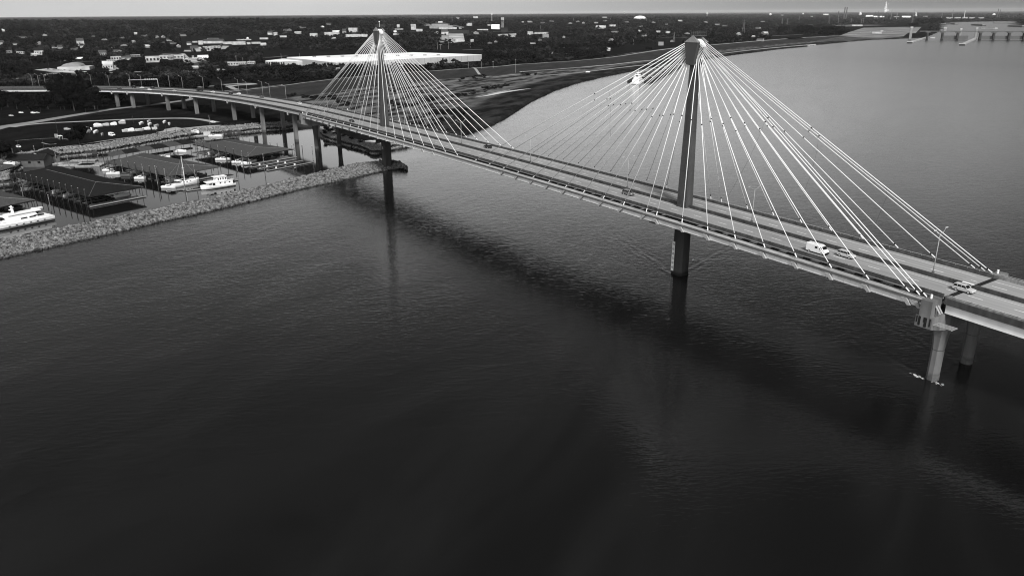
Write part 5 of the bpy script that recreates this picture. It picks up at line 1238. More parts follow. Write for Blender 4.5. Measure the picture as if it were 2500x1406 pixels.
# ------------------------------------------------------------------ the town and other far buildings
TOWN = [
 # x0, x1, ytop, ybase, kind, wall, roof, label
 (17, 30, 119, 131, 'g', 'w', 'd', 'white gabled house leftmost in the dark woods'), (42, 60, 120, 134, 'g', 'w', 'd', 'white house with wide eaves, second from left in the dark woods'),
 (86, 108, 118, 137, 'h', 'w', 'd', 'large white two storey house among dark trees at the left'), (75, 95, 131, 138, 'g', 'w', 'w', 'low white outbuilding in front of the large white house'),
 (142, 155, 111, 121, 'g', 'g', 'm', 'grey house roof poking from the woods above the domed hall'), (189, 206, 95, 113, 'h', 'w', 'm', 'tall white house standing high in the left woods'),
 (196, 205, 108, 118, 'g', 'w', 'd', 'small white house just below the tall white one'), (243, 262, 124, 140, 'h', 'g', 'm', 'grey gabled house with steep roof right of the domed hall'),
 (0, 10, 100, 110, 'g', 'w', 'm', 'white house cut by the left edge of the photo'), (6, 12, 72, 78, 'g', 'w', 'w', 'white speck of a house high on the left hill'), (328, 336, 80, 85, 'g', 'w', 'w', 'tiny white gable on the wooded hill, left centre'),
 (253, 278, 151, 170, 'g', 'w', 'w', 'white building with pale forecourt right of the domed hall'), (262, 280, 147, 152, 'f', 'w', 'w', 'thin white roofed shed behind the forecourt building'),
 (272, 296, 138, 149, 'f', 'w', 'm', 'row of pale small buildings left of the long white roof'), (296, 309, 138, 146, 'g', 'w', 'm', 'pale gabled house left of the long white roof'), (309, 320, 137, 147, 'g', 'w', 'm', 'second pale gabled house beside the long white roof'),
 (320, 346, 135, 140, 'f', 'b', 'w', 'long bright white roof above the street trees'), (357, 390, 138, 153, 'f', 'w', 'w', 'bright white block building in the centre of the left town'), (392, 450, 136, 144, 'f', 'w', 'w', 'long low white building right of the bright block'),
 (412, 425, 137, 147, 'f', 'g', 'm', 'small grey shop at the end of the low white building'), (484, 508, 136, 143, 'v', 'w', 'w', 'white rounded storage building by the parking lot'), (484, 493, 140, 145, 'f', 'w', 'w', 'small white shop with dark openings by the rounded building'),
 (469, 474, 138, 142, 'f', 'w', 'w', 'tiny white booth on the paved lot'), (457, 468, 103, 111, 'g', 'w', 'm', 'white gabled building at the left end of the shopping strip'), (470, 482, 101, 105, 'f', 'w', 'm', 'thin pale building behind the left end of the strip'),
 (485, 496, 100, 110, 'f', 'w', 'm', 'square pale store in the shopping strip, left'), (498, 548, 97, 107, 'g', 'w', 'm', 'long pale building with raised roof in the shopping strip'), (507, 534, 94, 98.5, 'g', 'w', 'm', 'raised ridge hall behind the long pale building'),
 (545, 566, 103, 109, 'f', 'w', 'w', 'white store right of the long pale building'), (566, 600, 103, 110, 'f', 'w', 'w', 'wide white store near the right end of the shopping strip'), (603, 612, 104, 109, 'f', 'w', 'w', 'small white store right of the wide white store'),
 (578, 612, 97.5, 99.5, 'f', 'w', 'w', 'thin white roof line behind the shopping strip'), (614, 636, 103, 108, 'f', 'w', 'm', 'low pale building at the right end of the strip'), (602, 608, 92, 97, 'd', 'w', 'w', 'little white domed tower above the shopping strip'),
 (635, 655, 93, 97, 'f', 'w', 'w', 'white flat roof on the far right of the strip'), (636, 650, 106, 112, 'g', 'w', 'w', 'bright pale building jutting forward at the right of the strip'), (556, 582, 152, 161, 'f', 'w', 'w', 'white shed left of three in a row before the warehouse'),
 (582, 602, 152, 159, 'f', 'w', 'w', 'middle white shed of three in a row before the warehouse'), (605, 624, 151, 157, 'f', 'w', 'w', 'right white shed with windows, nearest the warehouse'), (470, 484, 162, 168, 'g', 'w', 'w', 'small white gabled shed above the highway'),
 (530, 537, 171, 174, 'f', 'w', 'w', 'tiny white hut between the trees by the highway'), (544, 550, 171, 174, 'f', 'w', 'w', 'second tiny white hut between the trees by the highway'),
 (654, 666, 77, 86, 'g', 'w', 'm', 'pale house group left of the cable fan, first'), (668, 678, 80, 88, 'g', 'w', 'w', 'pale house left of the cable fan, second'), (683, 700, 88, 92, 'f', 'w', 'w', 'low white building left of the cable fan'), (757, 776, 82, 90, 'f', 'w', 'w', 'bright white low building behind the left cables'),
 (783, 792, 64, 68, 'd', 'w', 'w', 'tiny white dome in the woods left of the far tower'), (792, 812, 79, 88, 'f', 'w', 'm', 'pale building in the group left of the far tower'), (812, 830, 76, 86, 'g', 'w', 'w', 'white gabled building in the group left of the far tower'),
 (836, 846, 72, 84, 'g', 'g', 'm', 'narrow grey house just left of the far tower fan'), (852, 874, 69, 80, 'f', 'w', 'w', 'white commercial building just left of the far tower'), (842, 897, 85, 91, 'f', 'w', 'w', 'long pale roof directly left of the far tower shaft'),
 (969, 976, 61, 68, 'g', 'w', 'w', 'small white house right of the far tower top'), (964, 985, 71, 73, 'f', 'w', 'w', 'thin white line of roof right of the far tower top'), (961, 968, 76, 79.5, 'v', 'w', 'w', 'small white arched shed right of the far tower top'),
 (1003, 1016, 61, 74, 'g', 'w', 'w', 'square white silo house left of the big mill'), (1016, 1032, 72, 78, 'f', 'w', 'w', 'low white annex right of the silo house'), (1051, 1108, 55, 71, 'm', 'g', 'm', 'big grey mill with stepped roof on the skyline'),
 (1068, 1114, 68, 72, 'f', 'w', 'w', 'white loading shed in front of the big mill'), (1077, 1094, 73, 87, 'g', 'w', 'm', 'tall white gabled works building below the mill'), (1078, 1096, 87, 97, 'f', 'g', 'm', 'grey lower floors under the tall white gable'),
 (1096, 1150, 74, 83, 'f', 'd', 'd', 'long dark works roof right of the white gable'), (1110, 1133, 97, 103, 'f', 'w', 'w', 'white low building with dark base in the works'), (1164, 1192, 72.5, 75, 'f', 'w', 'w', 'thin bright roof right of the works'),
 (1149, 1157, 97, 104, 'g', 'w', 'w', 'white shed between the round trees'), (1200, 1220, 61, 72, 'v', 'w', 'w', 'white curved roof hall left of the twin tanks'), (1222, 1240, 69, 80, 'g', 'd', 'd', 'dark gabled shed below the twin tanks'),
 (1155, 1167, 41, 47, 'g', 'w', 'w', 'pale church like roof near the horizon, centre'), (1139, 1153, 57, 64, 'f', 'w', 'm', 'pale houses below the horizon, centre'), (1114, 1122, 44, 48, 'f', 'w', 'w', 'small pale roof near the horizon right of the mill'),
 (1120, 1127, 66, 71, 'g', 'w', 'w', 'white gable beside the mill loading shed'), (1190, 1198, 61, 63.5, 'f', 'w', 'w', 'thin white roof left of the curved hall'), (1288, 1301, 78, 86, 'f', 'w', 'w', 'white building with open front right of the water tower'), (1302, 1338, 79, 84, 'f', 'w', 'm', 'pale sprawling building right of the open fronted one'),
 (1324, 1340, 84, 93, 'f', 'g', 'm', 'grey framed shed right of the town'), (1294, 1308, 106, 108, 'f', 'w', 'w', 'thin white roofs in the woods, centre right'), (1454, 1480, 64, 71, 'g', 'w', 'w', 'white house cluster roof in the woods left of the near tower'), (1487, 1503, 61, 66, 'f', 'w', 'w', 'bright white flat roof in the woods left of the near tower'),
 (1480, 1490, 118, 125, 'g', 'w', 'w', 'white hut at the edge of the trees by the levee'), (1607, 1620, 103, 112, 'f', 'g', 'w', 'pale roofed shelter on posts left of the near tower head'), (1547, 1577, 40, 49, 'd', 'w', 'w', 'broad white dome on the horizon left of the near tower'),
 (1558, 1566, 74, 78, 'f', 'w', 'w', 'small white roof below the broad dome'), (1602, 1612, 76, 80, 'f', 'w', 'w', 'pale roof between the dome and the near tower'), (1470, 1482, 42, 44.5, 'f', 'w', 'w', 'faint pale roof left of the broad dome'), (1624, 1636, 77, 82, 'f', 'w', 'w', 'pale roof just left of the near tower head'),
 (1906, 1914, 37, 39, 'f', 'w', 'w', 'white roof near the horizon above the river bend, left'), (1976, 1984, 40, 42, 'f', 'w', 'w', 'white roof near the horizon above the river bend, middle'), (2010, 2022, 35, 38, 'v', 'w', 'w', 'white tank roof near the horizon, first of the refinery row'),
 (2115, 2131, 38, 42, 'v', 'w', 'w', 'white storage tank, second of the refinery row'), (2133, 2143, 40, 43, 'v', 'w', 'w', 'white storage tank, third of the refinery row'), (2148, 2159, 40, 43, 'v', 'w', 'w', 'white storage tank, fourth of the refinery row'), (2181, 2195, 41, 43, 'f', 'w', 'w', 'long pale roof in the refinery row'),
 (2203, 2222, 40, 45, 'v', 'w', 'w', 'large white tank left of the tall lock mast'), (2252, 2264, 40, 42, 'f', 'w', 'w', 'pale roof right of the tall lock mast'), (2080, 2105, 61.5, 65, 'f', 'w', 'w', 'bright white long building behind the bank road'),
 (2310, 2316, 43, 47, 'f', 'w', 'w', 'white warehouse on the far shore, first'), (2318, 2325, 43, 47, 'f', 'w', 'w', 'white warehouse on the far shore, second'), (2329, 2344, 43, 46, 'f', 'w', 'w', 'white warehouse on the far shore, third'), (2350, 2362, 43, 46, 'f', 'w', 'w', 'white warehouse on the far shore, fourth'),
 (2367, 2379, 43, 46, 'f', 'w', 'w', 'white warehouse on the far shore, fifth'), (2389, 2401, 43, 46, 'f', 'w', 'w', 'white warehouse on the far shore, sixth'), (2422, 2430, 34, 40, 'd', 'w', 'w', 'round pale tank at the right end of the far shore'),
 (2130, 2152, 79, 83, 'f', 'w', 'w', 'white lock control building on the gravel flat'), (2150, 2156, 75, 78, 'g', 'w', 'w', 'small white hut above the lock building')]
M_troof = mat('sheet_roof', .36, .8, .4, .03, var2=.3, scale2=.004)
WM = {'w': M_wallw, 'g': M_wallg, 'b': M_wallb, 'd': M_canvas}; RM = {'w': M_troof, 'm': M_roofm, 'd': M_roofd}
for i, (x0, x1, yt, yb, kd, wm_, rm_, lab) in enumerate(TOWN):
    BRECT.append((x0-1, x1+1, yt, yb)); g = ground((x0+x1)/2, yb); D_ = proj(g)[2]; mpp = D_/CF; W = (x1-x0)*mpp; hh = (yb-yt)*mpp
    va = math.atan2(g[1]-CPOS[1], g[0]-CPOS[0]); yw = va+PI/2+((i*37) % 50-25)/100
    dep = W*.55; c = (g[0]+math.cos(va)*dep*.4, g[1]+math.sin(va)*dep*.4, g[2]); nwin = 4 if W < 40 else 7
    if D_ > 1900: nwin = 0
    if kd in 'gh': gable('house' if W < 25 else 'hall', c, (W*.92, dep), hh*(.6 if kd == 'g' else .68), hh, yw, WM[wm_], RM[rm_], lab, 'house' if W < 25 else 'building', nwin if D_ < 2600 else 0)
    elif kd == 'f': flat('flat_building', c, (W*.95, dep), max(hh*.92, 2.2), yw, WM[wm_], RM[rm_], lab, 'building', nwin, 3 if D_ < 2500 and W > 30 else 0)
    elif kd == 'v':
        t = thing('arched_building', lab, 'building', c, yw); rg = []
        for x in (-W/2, W/2): rg.append([(x, -dep/2, -1)]+[(x, -dep/2*math.cos(a), hh*(.45+.55*math.sin(a))) for a in np.linspace(0, PI, 9)]+[(x, dep/2, -1)])
        MB().loft(rg).build('shell', M_roofw, t); MB().box((0, -dep/2-.02, 0), (W*.3, .2, hh*.35)).build('door', M_glass, t)
    elif kd == 'd':
        t = thing('domed_building', lab, 'dome', c, yw); MB().tube((0, 0, -2), (0, 0, hh*.25), W/2, n=20).build('wall', M_wallw, t)
        rg = []
        for a in np.linspace(0, 1.45, 7): rg.append([(W/2*1.02*math.cos(a)*math.cos(q), W/2*1.02*math.cos(a)*math.sin(q), hh*.25+hh*.75*math.sin(a)) for q in np.linspace(0, 2*PI, 20, endpoint=False)])
        MB().loft(rg).build('dome', M_roofw, t, True)
    elif kd == 'm':
        t = thing('mill', lab, 'building', c, yw); MB().box((0, 0, -3), (W, dep, hh*.45+3)).build('wall', M_wallg, t); MB().box((W*.06, 0, hh*.453), (W*.72, dep*.8, hh*.25)).build('upper_wall', M_wallg, t)
        MB().box((W*.06, 0, hh*.704), (W*.74, dep*.82, hh*.18), 0, (.45, .4)).build('roof', M_roofm, t); MB().box((W*.06, 0, hh*.885), (W*.18, dep*.3, hh*.14)).build('roof_lantern', M_roofw, t)
        for k in range(9): MB().box((-W*.26+k*W*.08, -dep*.4-.1, hh*.52), (W*.035, .3, hh*.08)).build('window', M_glass, t)
        MB().tube((-W*.5, 0, hh*.45), (-W*.95, 0, hh*.12), 3, n=6).build('conveyor', M_steeld, t)
for k, (pts, wd_, z_) in enumerate([([(960, 86), (1060, 85), (1150, 84), (1260, 82)], 9, 5), ([(1130, 122), (1200, 119), (1290, 117), (1390, 116)], 9, 5), ([(1545, 93), (1620, 92), (1700, 93)], 12, 5), ([(1270, 130), (1330, 128), (1400, 124)], 10, 5), ([(620, 118), (700, 112), (790, 108), (880, 106)], 8, 5),
        ([(0, 152), (60, 149), (130, 146), (200, 150), (260, 148)], 7, 5), ([(1700, 98), (1800, 92), (1880, 88), (1960, 84)], 10, 5), ([(1730, 75), (1820, 72), (1950, 68), (2060, 63)], 14, 5), ([(1260, 96), (1330, 92), (1420, 88)], 9, 5), ([(560, 136), (640, 140), (700, 136)], 7, 5)]):
    ribbon('town_street', pts, wd_, M_asph, z0=z_, zoff=.5)
rg = np.random.default_rng(41)
_hw = mat('house_wall', .20, .9, .5, .02, var2=.4, scale2=.006); _protoh = []
for q in range(115):
    px = rg.uniform(2, 1890); lo = 62 if px > 620 else 88; hi = 112 if px > 640 else 128
    if px > 1250: lo, hi = 50, 104
    py = lo+(hi-lo)*rg.uniform(0, 1)**1.4
    if 640 < px < 1190 and py > 108: continue
    if any(x0-6 < px < x1+6 and yt-6 < py < yb+6 for x0, x1, yt, yb in BRECT): continue
    g = ground(px, py); D_ = proj(g)[2]; L_ = rg.uniform(9, 20) if D_ < 2600 else rg.uniform(16, 34); hh = rg.uniform(5, 8) if D_ < 2600 else rg.uniform(7, 11)
    BRECT.append((px-L_/D_*CF/2, px+L_/D_*CF/2, py-hh/D_*CF, py))
    gable('cottage', (g[0], g[1], g[2]), (L_, L_*.65), hh*.6, hh, rg.uniform(0, PI), _hw, (M_troof, M_roofm, M_roofd)[int(rg.integers(0, 3))], 'small pale house half hidden among the trees of the far woods', 'house', 0, group='houses scattered through the far woods')
def tiny_car(paint):
    t = thing('parked_car', 'car', 'car'); MB().box((0, 0, .3), (4.6, 1.8, .65), 0, (.97, .95)).build('body', paint, t); MB().box((-.2, 0, .955), (2.6, 1.6, .5), 0, (.75, .85)).build('cabin', M_glass, t); MB().box((-.2, 0, 1.46), (1.9, 1.35, .06)).build('roof', paint, t)
    for sx in (-1, 1):
        for s in (-1, 1): MB().tube((sx*1.4, s*.8, .33), (sx*1.4, s*.92, .33), .33, n=8).build('wheel', M_tyre, t)
    return t
PC = [tiny_car(M_carw), tiny_car(M_card), tiny_car(M_cars)]; pu = [0, 0, 0]
for (x0, y0, x1, y1, n_, lab, grp) in [(452, 124, 540, 114, 22, 'small parked car on the paved lot below the shopping strip', 'cars on the lot below the shopping strip'), (424, 152, 500, 142, 16, 'small parked car on the paved lot beside the rounded building', 'cars on the lot beside the rounded building'),
        (90, 170, 200, 178, 10, 'small parked car in front of the vaulted hall', 'cars in front of the vaulted hall'), (60, 192, 430, 175, 12, 'small car on the highway behind the viaduct', 'cars on the highway behind the viaduct'), (1070, 92, 1130, 100, 12, 'small parked car in the works yard', 'cars in the works yard'), (2060, 86, 2200, 76, 9, 'small vehicle parked on the lock ground', 'vehicles on the lock ground')]:
    for k in range(n_):
        f = (k+rg.uniform(.1, .9))/n_; g = ground(x0+(x1-x0)*f, y0+(y1-y0)*f+rg.normal(0, 1.2 if y0 < 160 else .5)); j = int(rg.integers(0, 3)); o = copy_tree(PC[j]) if pu[j] else PC[j]; pu[j] = 1
        put(o, (g[0], g[1], g[2]+.55), rg.uniform(0, .4)+2.1, lab, grp)
# domed hall in the left town
g = ground(190, 170); D_ = proj(g)[2]; k_ = D_/CF; va = math.atan2(g[1]-CPOS[1], g[0]-CPOS[0])
t = thing('vaulted_hall', 'pale hall with arched gable front and dark window, left of the streets', 'hall', tuple(g), va+PI/2-.25); W = 70*k_; hh = 17*k_
MB().box((0, 8, -2), (W, 30, hh*.45+2)).build('wall', M_wallw, t)
rg = [[(-W*.5*math.cos(a)*.62+W*.08, y_, hh*.453+hh*.5*math.sin(a)) for a in np.linspace(0, PI, 9)] for y_ in (-7.2, 20)]
MB().loft(rg).build('vault_roof', M_wallg, t); rg = [[(-W*.5*math.cos(a)*.42+W*.08, y_, hh*.47+hh*.3*math.sin(a)) for a in np.linspace(0, PI, 9)] for y_ in (-7.4, -7.22)]
MB().loft(rg).build('arched_window', M_glass, t); MB().box((W*.36, -9, 0), (W*.3, 6, hh*.35)).build('porch', M_roofw, t); MB().box((-W*.3, -9, 0), (W*.36, 6, hh*.3)).build('canopy', M_roofw, t)
BRECT += [(150, 228, 150, 172)]
g = ground(195, 152); t = thing('billboard_sign', 'wide pale sign panel standing behind the vaulted hall', 'sign', (g[0], g[1], g[2]), va+PI/2); MB().box((0, 0, 5), (12, .5, 3.4)).build('panel', M_white, t)
for s in (-1, 1): MB().tube((s*4, 0, -1), (s*4, 0, 5), .3, n=5).build('post', M_steeld, t)
# twin water tank on legs
g = ground(1227, 72); D_ = proj(g)[2]; k_ = D_/CF; t = thing('tank_tower', 'pale twin tanks on tall legs above the dark gabled shed', 'tank tower', tuple(g)); hh = 27*k_
for s in (-1, 1): MB().tube((s*2.6*k_, 0, hh*.78), (s*2.6*k_, 0, hh), 2.3*k_, n=12).build('tank', M_wallw, t)
for sx in (-4, -1.5, 1.5, 4): MB().tube((sx*k_, 0, 0), (sx*k_, 0, hh*.78), .35*k_, n=5).build('leg', M_wallw, t)
# water towers on the horizon
for px, yt, yb, r, lab in [(1201, 35.5, 60, 2.2, 'white ball water tower above the curved hall'), (1524, 28, 36, 2, 'white ball water tower breaking the horizon'), (1726, 32, 41, 2.6, 'white ball water tower right of the near tower top'), (1880, 34, 43, 3, 'white water tower with thick stem near the horizon'),
                           (1960, 32.5, 40, 2.2, 'white mushroom water tower near the horizon'), (1051, 30.5, 37, 1.5, 'tiny white water tower on the horizon behind the mill')]:
    g = ground(px, yb); k_ = proj(g)[2]/CF; t = thing('water_tower', lab, 'water tower', tuple(g)); hh = (yb-yt)*k_
    MB().ball((0, 0, hh-r*k_*.8), (r*k_, r*k_, r*k_*.8), 12, 8).build('tank', M_roofw, t, True); MB().tube((0, 0, -2), (0, 0, hh-r*k_), r*k_*.3, n=8).build('stem', M_wallw, t)
# lattice masts and poles
def pylon(px, yt, yb, lab, w_=None, group='lattice power pylons beyond the levee'):
    g = ground(px, yb); k_ = proj(g)[2]/CF; h = (yb-yt)*k_; b = w_ or h*.11; r = max(.12, .10*k_); t = thing('power_pylon', lab, 'pylon', tuple(g), .6, group); m = MB()
    for sx in (-1, 1):
        for s in (-1, 1): m.tube((sx*b, s*b, -1), (sx*b*.18, s*b*.18, h*.78), r, n=4); m.tube((sx*b*.18, s*b*.18, h*.78), (0, 0, h), r*.8, n=4)
    n = 6
    for q in range(n):
        f0, f1 = q/n*.78, (q+1)/n*.78; b0 = b*(1-f0*1.05); b1 = b*(1-f1*1.05)
        for s in (-1, 1):
            m.tube((-b0, s*b0, h*f0), (b1, s*b1, h*f1), r*.6, n=3); m.tube((b0, s*b0, h*f0), (-b1, s*b1, h*f1), r*.6, n=3)
            m.tube((s*b0, -b0, h*f0), (s*b1, b1, h*f1), r*.6, n=3); m.tube((s*b0, b0, h*f0), (s*b1, -b1, h*f1), r*.6, n=3)
    m.build('lattice', M_gal, t)
    for q in (.80, .90): MB().tube((-h*.13, 0, h*q), (h*.13, 0, h*q), r*.9, n=4).build('cross_arm', M_gal, t)
for px, yt, yb, lab in [(1814, 50, 88, 'tallest lattice pylon, right of the near tower head'), (1645, 80, 104, 'lattice pylon just left of the near tower head'), (2023, 40, 61, 'lattice pylon above the round tree clump'), (2046, 46, 60, 'slim pylon right of the one above the round trees'), (1950, 40, 56, 'lattice pylon below the mushroom water tower'),
                        (2077, 46, 60, 'lattice pylon left of the bright long building'), (2102, 46, 61, 'left pylon of a close pair near the bank road'), (2107, 45, 60, 'right pylon of a close pair near the bank road'), (1909, 45, 60, 'faint pylon below the thick stemmed water tower'), (1922, 46, 61, 'faint pylon right of the thick stemmed water tower')]:
    pylon(px, yt, yb, lab)
pylon(2226, 26, 62, 'very tall lattice mast behind the left lock tower', 4, None)
GP = {}
def pole(px, yt, yb, lab, arm=0, m=M_gal, name='utility_pole', cat='pole', group='poles along the levee and streets', th=.5):
    g = ground(px, yb); k_ = proj(g)[2]/CF; h = (yb-yt)*k_; t = thing(name, lab, cat, tuple(g), math.atan2(g[1]-CPOS[1], g[0]-CPOS[0])+PI/2, group)
    MB().tube((0, 0, -1), (0, 0, h), max(.16, th*k_), max(.12, th*.7*k_), 6).build('post', m, t)
    if arm: MB().tube((-arm*k_, 0, h*.93), (arm*k_, 0, h*.93), max(.12, .4*k_), n=4).build('cross_arm', m, t)
for px, yt, yb, lab, arm in [(1143.5, 149, 168, 'pale pole in front of the trees right of the warehouse, first', 0), (1176, 152, 169, 'second pale pole along the levee right of the warehouse', 0), (1204, 151, 167, 'third pole along the levee with a short arm', 2.5), (1259, 146, 179, 'tall pale pole on the levee slope', 1.5),
    (1068, 105, 122, 'pole in the clearing behind the warehouse roof, left', 0), (1076, 110, 122, 'T shaped pole in the clearing behind the warehouse', 4), (1095, 103, 121, 'pole right of the T shaped one', 0), (1149, 100, 117, 'pole by the round tree in the works', 0), (1320, 64, 82, 'slender mast rising from the sprawling building', 0),
    (1135, 48, 57, 'mast near the horizon right of the mill', 0), (1104, 43, 58, 'mast touching the horizon by the mill', 0), (1400, 45, 55, 'mast in the woods near the horizon, left', 0), (1490, 46, 56, 'mast in the woods near the horizon, right', 0), (1578, 46, 57, 'mast right of the broad dome', 0), (1546, 98, 110, 'pole in the dark woods by the levee bend', 0),
    (1316, 92, 106, 'pole below the sprawling building', 0), (1372, 95, 108, 'pole in the dark wood, centre right', 0), (1486, 104, 116, 'pole near the white hut by the levee', 0),
    (687, 132, 144, 'white mast on the office wing of the warehouse', 0), (578, 138, 158, 'lattice like pole left of the warehouse', 2), (594, 142, 158, 'pole behind the middle white shed', 0), (610, 147, 157, 'pole behind the right white shed', 0), (732, 131, 141, 'thin pole behind the warehouse', 0), (510, 156, 168, 'lamp post above the highway', 0),
    (8, 142, 170, 'leftmost thin dark pole in the town', 0), (15, 142, 169, 'second thin dark pole in the town', 0), (79, 137, 166, 'thin pole left of the parking row', 0), (119, 136, 161, 'thin pole above the parking row', 0), (149, 134, 157, 'thin pole left of the vaulted hall', 0), (231, 151, 178, 'pole right of the vaulted hall', 1.5), (29, 110, 125, 'thin mast between two white houses', 0),
    (101, 178, 186, 'lamp post below the parking row', 0), (115, 174, 186, 'second lamp post below the parking row', 0), (273, 121, 135, 'thin pole right of the grey gabled house', 0), (421, 145, 156, 'pole on the paved lot by the town', 0), (452, 138, 158, 'pole at the corner of the mown field', 0), (132, 206, 222, 'thin pole among the big dark trees', 0),
    (141, 295, 325, 'thin dark pole beside the bank road', 0), (326, 283, 302, 'thin dark pole behind the boats ashore', 0), (353, 286, 303, 'bare boat mast ashore', 0), (408, 309, 332, 'thin dark lamp post at the boat ramp', 0), (430, 312, 330, 'second thin post at the boat ramp', 0), (385, 318, 334, 'thin post in front of the boats ashore', 0),
    (304, 338, 356, 'thin post by the rubble slope', 0), (48, 345, 372, 'thin pole beside the marina entrance', 0), (109, 343, 368, 'thin dark pole by the marina turning loop', 0), (513, 283, 306, 'thin post right of the white car below the viaduct', 0)]:
    pole(px, yt, yb, lab, arm, M_gal if yb < 330 and yb > 20 and px > 500 else M_wood, th=.42)
# refinery stacks on the right horizon
for px, yt, yb, wd, m, lab in [(2061, 19, 38, 3, M_steeld, 'dark thick refinery tower, left one of two'), (2066, 19, 38, 3, M_steeld, 'dark thick refinery tower, right one of two'), (2047, 28, 37, 2, M_steeld, 'short dark stack left of the refinery towers'), (2137, 30, 38, 1.2, M_steeld, 'thin stack left of the steam plume'), (2143, 29, 38, 1.2, M_steeld, 'thin stack just left of the steam plume'), (2176, 25, 38, 1, M_wallg, 'tall thin pale stack right of the steam plume'),
    (2190, 31, 38, 1.5, M_wallg, 'short pale stack in the refinery'), (2325, 26, 40, 1.2, M_wallg, 'thin stack above the far warehouses'), (2354, 27, 42, 1.6, M_roofw, 'white chimney above the far shore'), (2435, 23, 38, 2, M_steeld, 'dark stack near the right edge, first'), (2440, 25, 38, 1.5, M_steeld, 'dark stack near the right edge, second'), (2463, 30, 39, 1, M_steeld, 'thin dark stack near the right edge'), (2475, 32, 40, 1, M_steeld, 'last thin dark stack at the right edge'), (2300, 30, 38, 1, M_wallg, 'thin pale stack right of the lock mast')]:
    d_ = _F+_R*(px-1250)/CF-_U*(yb-703)/CF; D_ = 7200.; P_ = CPOS+d_*D_; k_ = D_/CF; z = h1(P_[0], P_[1]); t = thing('chimney', lab, 'chimney', (P_[0], P_[1], z)); MB().tube((0, 0, -2), (0, 0, P_[2]+(yb-yt)*k_-z), wd*k_*.5, wd*k_*.4, 8).build('stack', m, t); MB().tube((0, 0, P_[2]+(yb-yt)*k_-z-.8*k_), (0, 0, P_[2]+(yb-yt)*k_-z-.4*k_), wd*k_*.5, n=8).build('band', M_wallw, t)
for px, yt, yb, wd, lab in [(2162, 6, 30, 5, 'white steam plume rising from the refinery'), (2100, 30, 37, 4, 'faint low steam cloud left of the main plume'), (2236, 30, 40, 3, 'faint slanting steam right of the lock mast')]:
    d_ = _F+_R*(px-1250)/CF-_U*(yb-703)/CF; D_ = 7600.; P_ = CPOS+d_*D_; k_ = D_/CF; rg = np.random.default_rng(int(px)); m = MB()
    for q in range(26):
        f = (q/26)**1.3; r = wd*k_*(.55-.3*f)*rg.uniform(.5, 1.1); m.ball((P_[0]+rg.normal(0, wd*.33*(1-f*.5))*k_-f*wd*.3*k_, P_[1]+rg.normal(0, wd*.25)*k_, P_[2]+(yb-yt)*k_*f), (r, r, r*.9), 8, 6)
    mm = bpy.data.materials.get('steam') 
    if not mm:
        mm = bpy.data.materials.new('steam'); mm.use_nodes = True; tt = mm.node_tree; tt.nodes.clear(); o_ = tt.nodes.new('ShaderNodeOutputMaterial'); a1 = tt.nodes.new('ShaderNodeBsdfTransparent'); a2 = tt.nodes.new('ShaderNodeBsdfDiffuse'); a2.inputs[0].default_value = (.9, .9, .9, 1); mx = tt.nodes.new('ShaderNodeMixShader'); mx.inputs[0].default_value = .45
        tt.links.new(a1.outputs[0], mx.inputs[1]); tt.links.new(a2.outputs[0], mx.inputs[2]); tt.links.new(mx.outputs[0], o_.inputs[0])
    tag(m.build('steam_plume', mm), lab, 'steam', kind='stuff')

# ================================================================== dam and locks
dA, dB = at(2299, 97, 0), at(2498, 98, 0); dv = (dB-dA)[:2]; L0 = np.linalg.norm(dv); e = dv/L0; nD = np.array([-e[1], e[0]]);
if np.dot(nD, CPOS[:2]-dA[:2]) < 0: nD = -nD
rzD = math.atan2(e[1], e[0]); kD = proj(dA)[2]/CF
dam = thing('river_dam', 'gated dam across the river at the right edge with a long service bridge on piers', 'dam')
for s in (-38/200., 0, .19, .47, .635, .82, 1.0, 1.18, 1.36):
    c = dA[:2]+dv*s; MB().box((c[0], c[1], -2), (5.0, 16, 22), rzD).build('dam_pier', M_pier, dam); MB().box((c[0], c[1], 20.003), (13, 14, 2.6), rzD).build('pier_head', M_steeld, dam)
c = dA[:2]+dv*.58
MB().box((c[0], c[1], 22.7), (L0*1.75, 6, 1.5), rzD).build('service_bridge', M_steeld, dam); MB().box((c[0]+nD[0]*3.2, c[1]+nD[1]*3.2, 24.3), (L0*1.75, .5, .8), rzD).build('bridge_rail', M_steeld, dam)
for a, b in ((0, .19), (.19, .34), (.47, .635), (.635, .82), (.82, 1.0), (1.0, 1.18), (1.18, 1.36)):
    c = dA[:2]+dv*(a+b)/2; MB().box((c[0]-nD[0]*3, c[1]-nD[1]*3, -1), (L0*(b-a)-5.2, 2, 12), rzD).build('gate', M_steeld, dam); MB().box((c[0]+nD[0]*5, c[1]+nD[1]*5, -1), (L0*(b-a)-5.2, 1.2, 1.6), rzD).build('sill', M_wallg, dam)
for px, yt, yb, wd, lab in [(2222, 65, 93, 5.5, 'tall pale lock control tower, leftmost at the dam'), (2302, 64, 76, 6, 'squat dark gate house standing on the dam bridge'), (2343, 69, 92, 4, 'slim pale lock tower in the middle of the dam'), (2381, 67, 93, 4, 'slim leaning grey lock tower right of the middle')]:
    g = at(px, yb, 3); t = thing('lock_tower', lab, 'tower', (g[0], g[1], 0), rzD); W = wd*kD; h = 3+(yb-yt)*kD; zz = 0 if yb > 80 else 24.2
    if zz: g = dA[:2]+dv*.02; t.location = (g[0], g[1], 0); h = 36
    MB().box((0, 0, zz-(2 if not zz else 0)), (W, W, h*.88-zz)).build('shaft', M_wallg, t); MB().box((0, 0, h*.885-(2 if not zz else 0)), (W*1.1, W*1.1, h*.12)).build('head', M_wallw, t)
